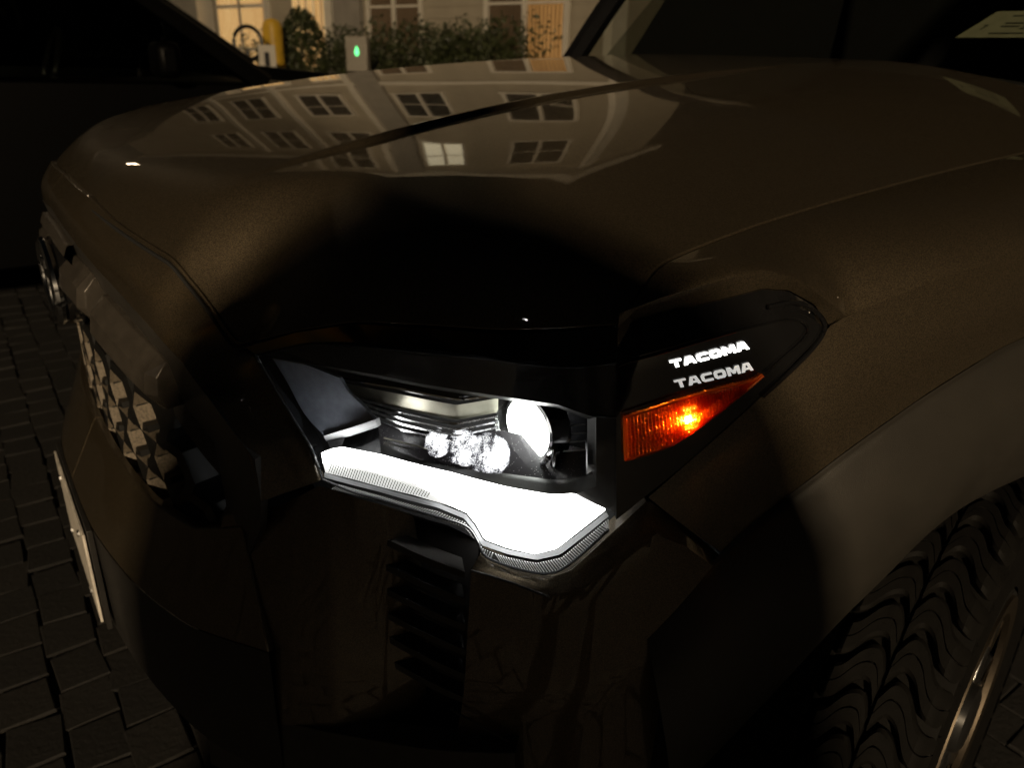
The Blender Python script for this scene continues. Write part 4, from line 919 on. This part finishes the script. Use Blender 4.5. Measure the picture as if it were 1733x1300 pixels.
# ------------------------------------------------------------------ the photographer, behind the camera, whose shadow falls on the lit corner
def photographer():
    t = empty('person', (1.715-.05*math.cos(YAW), -.395-.05*math.sin(YAW), 0), YAW); tag(t, 'person in a dark poncho added to widen the cast shadow, holding up a phone before the truck', 'person')
    V, E, Rr = [], [], []
    def v(p, r, par=None):
        V.append(p); Rr.append(r); i = len(V)-1
        if par is not None: E.append((par, i))
        return i
    pel = v((0, -.02, .97), (.16, .13)); wa = v((0, -.01, 1.10), (.15, .12), pel); ch = v((0, -.02, 1.28), (.17, .13), wa); sh = v((0, -.02, 1.42), (.12, .10), ch)
    nk = v((0, -.005, 1.50), (.058, .058), sh); h0 = v((0, .02, 1.57), (.075, .085), nk); h1 = v((0, .015, 1.66), (.082, .100), h0); v((0, .0, 1.73), (.055, .065), h1)
    for s_ in (-1, 1):
        a = v((s_*.19, -.02, 1.39), (.065, .065), sh); e = v((s_*.24, .13, 1.13), (.055, .055), a); w = v((s_*.105+.05, .36, 1.185), (.032, .032), e)
        p = v((s_*.090+.05, .425, 1.205), (.030, .018), w); k = v((s_*.085+.05, .455, 1.215), (.034, .014), p)
        for q, (dz, ln) in enumerate(((.028, .060), (.010, .066), (-.008, .062), (-.024, .048))):
            f1 = v((s_*.088+.05, .468, 1.215+dz), (.009, .009), k); f2 = v((s_*.082+.05, .468+ln*.45, 1.220+dz), (.008, .008), f1); v((s_*.055+.05, .468+ln*.5, 1.222+dz), (.007, .007), f2)
        t1 = v((s_*.065+.05, .430, 1.225), (.011, .011), p); v((s_*.040+.05, .452, 1.240), (.009, .009), t1)
        hp = v((s_*.10, -.02, .88), (.10, .10), pel); kn = v((s_*.12, .01, .50), (.066, .066), hp); an = v((s_*.13, -.02, .10), (.048, .050), kn)
        he = v((s_*.13, -.03, .05), (.042, .045), an); v((s_*.145, .15, .035), (.042, .030), he)
    me = bpy.data.meshes.new('body'); me.from_pydata(V, E, []); o = bpy.data.objects.new('body', me); COL.objects.link(o)
    sk = o.modifiers.new('skin', 'SKIN'); sk.use_smooth_shade = True
    for i, r in enumerate(Rr): me.skin_vertices[0].data[i].radius = r
    me.skin_vertices[0].data[0].use_root = True
    sb = o.modifiers.new('sub', 'SUBSURF'); sb.levels = 2; sb.render_levels = 2
    bpy.context.view_layer.update(); dg = bpy.context.evaluated_depsgraph_get()
    m2 = bpy.data.meshes.new_from_object(o.evaluated_get(dg)); bpy.data.objects.remove(o)
    for m_ in (solid('jacket', (.02, .022, .03), .8), solid('jeans', (.03, .04, .07), .85), solid('skin', (.45, .28, .20), .5), solid('shoe', (.02, .02, .02), .6), solid('hair', (.03, .02, .015), .6)): m2.materials.append(m_)
    for p in m2.polygons:
        c = p.center; p.use_smooth = True
        p.material_index = 3 if c.z < .10 else 1 if c.z < .42 else 2 if (c.y > .375 or (c.z > 1.47 and not (c.z > 1.66 or (c.y < -.02 and c.z > 1.55)))) else 4 if c.z > 1.5 else 0
    G = []
    for z, rx, ry, oy in ((1.50, .085, .085, -.005), (1.47, .14, .11, -.01), (1.42, .23, .15, -.015), (1.32, .30, .19, .0), (1.18, .36, .22, .03), (1.0, .40, .23, .02), (.75, .43, .24, .0), (.50, .45, .25, -.01)):
        G.append([(rx*math.cos(a)*(1+.02*math.sin(9*a)*(1.5-z)), oy+ry*math.sin(a)*(1+.05*math.sin(7*a+z*3)*(1.5-z)), z) for a in np.linspace(0, 2*math.pi, 48, endpoint=False)])
    MB().grid(G, closed_u=True).build('poncho', m2.materials[0], t)  # made-up garment, shaped wide to broaden the cast shadow
    m2.name = 'body'; b_ = link(bpy.data.objects.new('body', m2), t)
    for s_ in (-1, 1):
        MB().tube([(s_*.032, .112, 1.655), (s_*.032, .117, 1.655)], .010, 10).build('eye', 'ink', t); MB().tube([(s_*.088, .005, 1.63), (s_*.098, -.005, 1.645), (s_*.09, -.005, 1.665)], .010, 6).build('ear', m2.materials[2], t)
    MB().tube([(0, .105, 1.65), (0, .125, 1.615), (0, .108, 1.605)], [.007, .012, .007], 8).build('nose', m2.materials[2], t); MB().tube([(-.022, .100, 1.578), (0, .106, 1.576), (.022, .100, 1.578)], .006, 6).build('mouth', solid('lip', (.30, .13, .11), .5), t)
    ph = empty('smartphone', tuple(CAM-Fv*.028)); ph.rotation_euler = M3.to_3x3().to_euler(); tag(ph, 'dark smartphone held up sideways by the photographer', 'phone')
    MB().box((0, 0, 0), (.074, .036, .004)).build('phone_case', 'gloss', ph, bev=.003); MB().box((0, 0, .0046), (.070, .033, .0004)).build('screen', 'pane_dark', ph)
    for x_, y_ in ((.055, .018), (.055, -.002), (.038, .008)): MB().tube([(x_, y_, -.004), (x_, y_, -.0065)], .007, 14).build('camera_lens', 'gloss', ph)
photographer()
# shrubs: leafy crowns of small faces
M['leaf'] = None
lm, lnt, lb_ = nodes('shrub_leaf'); oi = N(lnt, 'ShaderNodeObjectInfo')
lnt.links.new(ramp(lnt, noise(lnt, coords(lnt), 9, 4), [(.35, (.022, .030, .012)), (.65, (.070, .085, .030))]), lb_.inputs['Base Color']); lb_.inputs['Roughness'].default_value = .5; M['leaf'] = lm
M['bark'] = solid('bark', (.05, .04, .03), .9)
def shrub(x, y, rx, ry, h, n, label, seed, round_=False):
    r = np.random.default_rng(seed); t = empty('shrub', (x, y, 0)); tag(t, label, 'shrub', 'shrubs along the building')
    mb = MB(); cl = [(r.normal(0, rx*.45), r.normal(0, ry*.45), h*(.35+.5*r.random()), .22+.2*r.random()) for _ in range(22)]
    for i in range(n):
        if round_:
            v = r.normal(size=3); v /= np.linalg.norm(v); p = v*np.array([rx, ry, h*.5])*(.80+.22*r.random())+np.array([0, 0, h*.5])
        else:
            c = cl[i % len(cl)]; v = r.normal(size=3); v /= np.linalg.norm(v); p = np.array(c[:3])+v*c[3]*(.6+.5*r.random())*np.array([1.2, 1, 1])
            p[2] = max(.1, min(p[2], h*1.06))
        a = r.normal(size=3); a /= np.linalg.norm(a); b = np.cross(a, r.normal(size=3)); b /= np.linalg.norm(b); s = .030+.025*r.random()
        mb.add([p-a*s, p+b*s*.5, p+a*s, p-b*s*.5], [(0, 1, 2, 3)])
    mb.build('crown', 'leaf', t, smooth=False)
    for k in range(5): MB().tube([(r.normal(0, .05), r.normal(0, .05), 0), (r.normal(0, .15), r.normal(0, .15), h*.4), (r.normal(0, rx*.4), r.normal(0, ry*.4), h*.7)], [.025, .018, .008], 6).build('stem', 'bark', t)
def fpos(u, d): p = CORNER+FU*u+FN*d; return p[0], p[1]
desc = ['leafy shrub under the corner window, at the right end of the hedge', 'leafy shrub under the orange lit window', 'leafy hedge shrub between the two windows', 'leafy shrub beneath the left window beside the charger', 'dark leafy shrub right of the round bush, left of the charger']
uc = [fac(px, 70)[0] for px in (925, 845, 760, 670, 548)]
for i, (u, dsc) in enumerate(zip(uc, desc)):
    x, y = fpos(u, 1.0); shrub(x, y, .62, .5, (1.62, 1.62, 1.55, 1.5, 1.35)[i], 2600, dsc, 20+i)
x, y = on_ground(512, 15.0); shrub(x, y, .40, .40, 1.75, 3200, 'large round clipped bush right of the yellow bollard', 40, True)
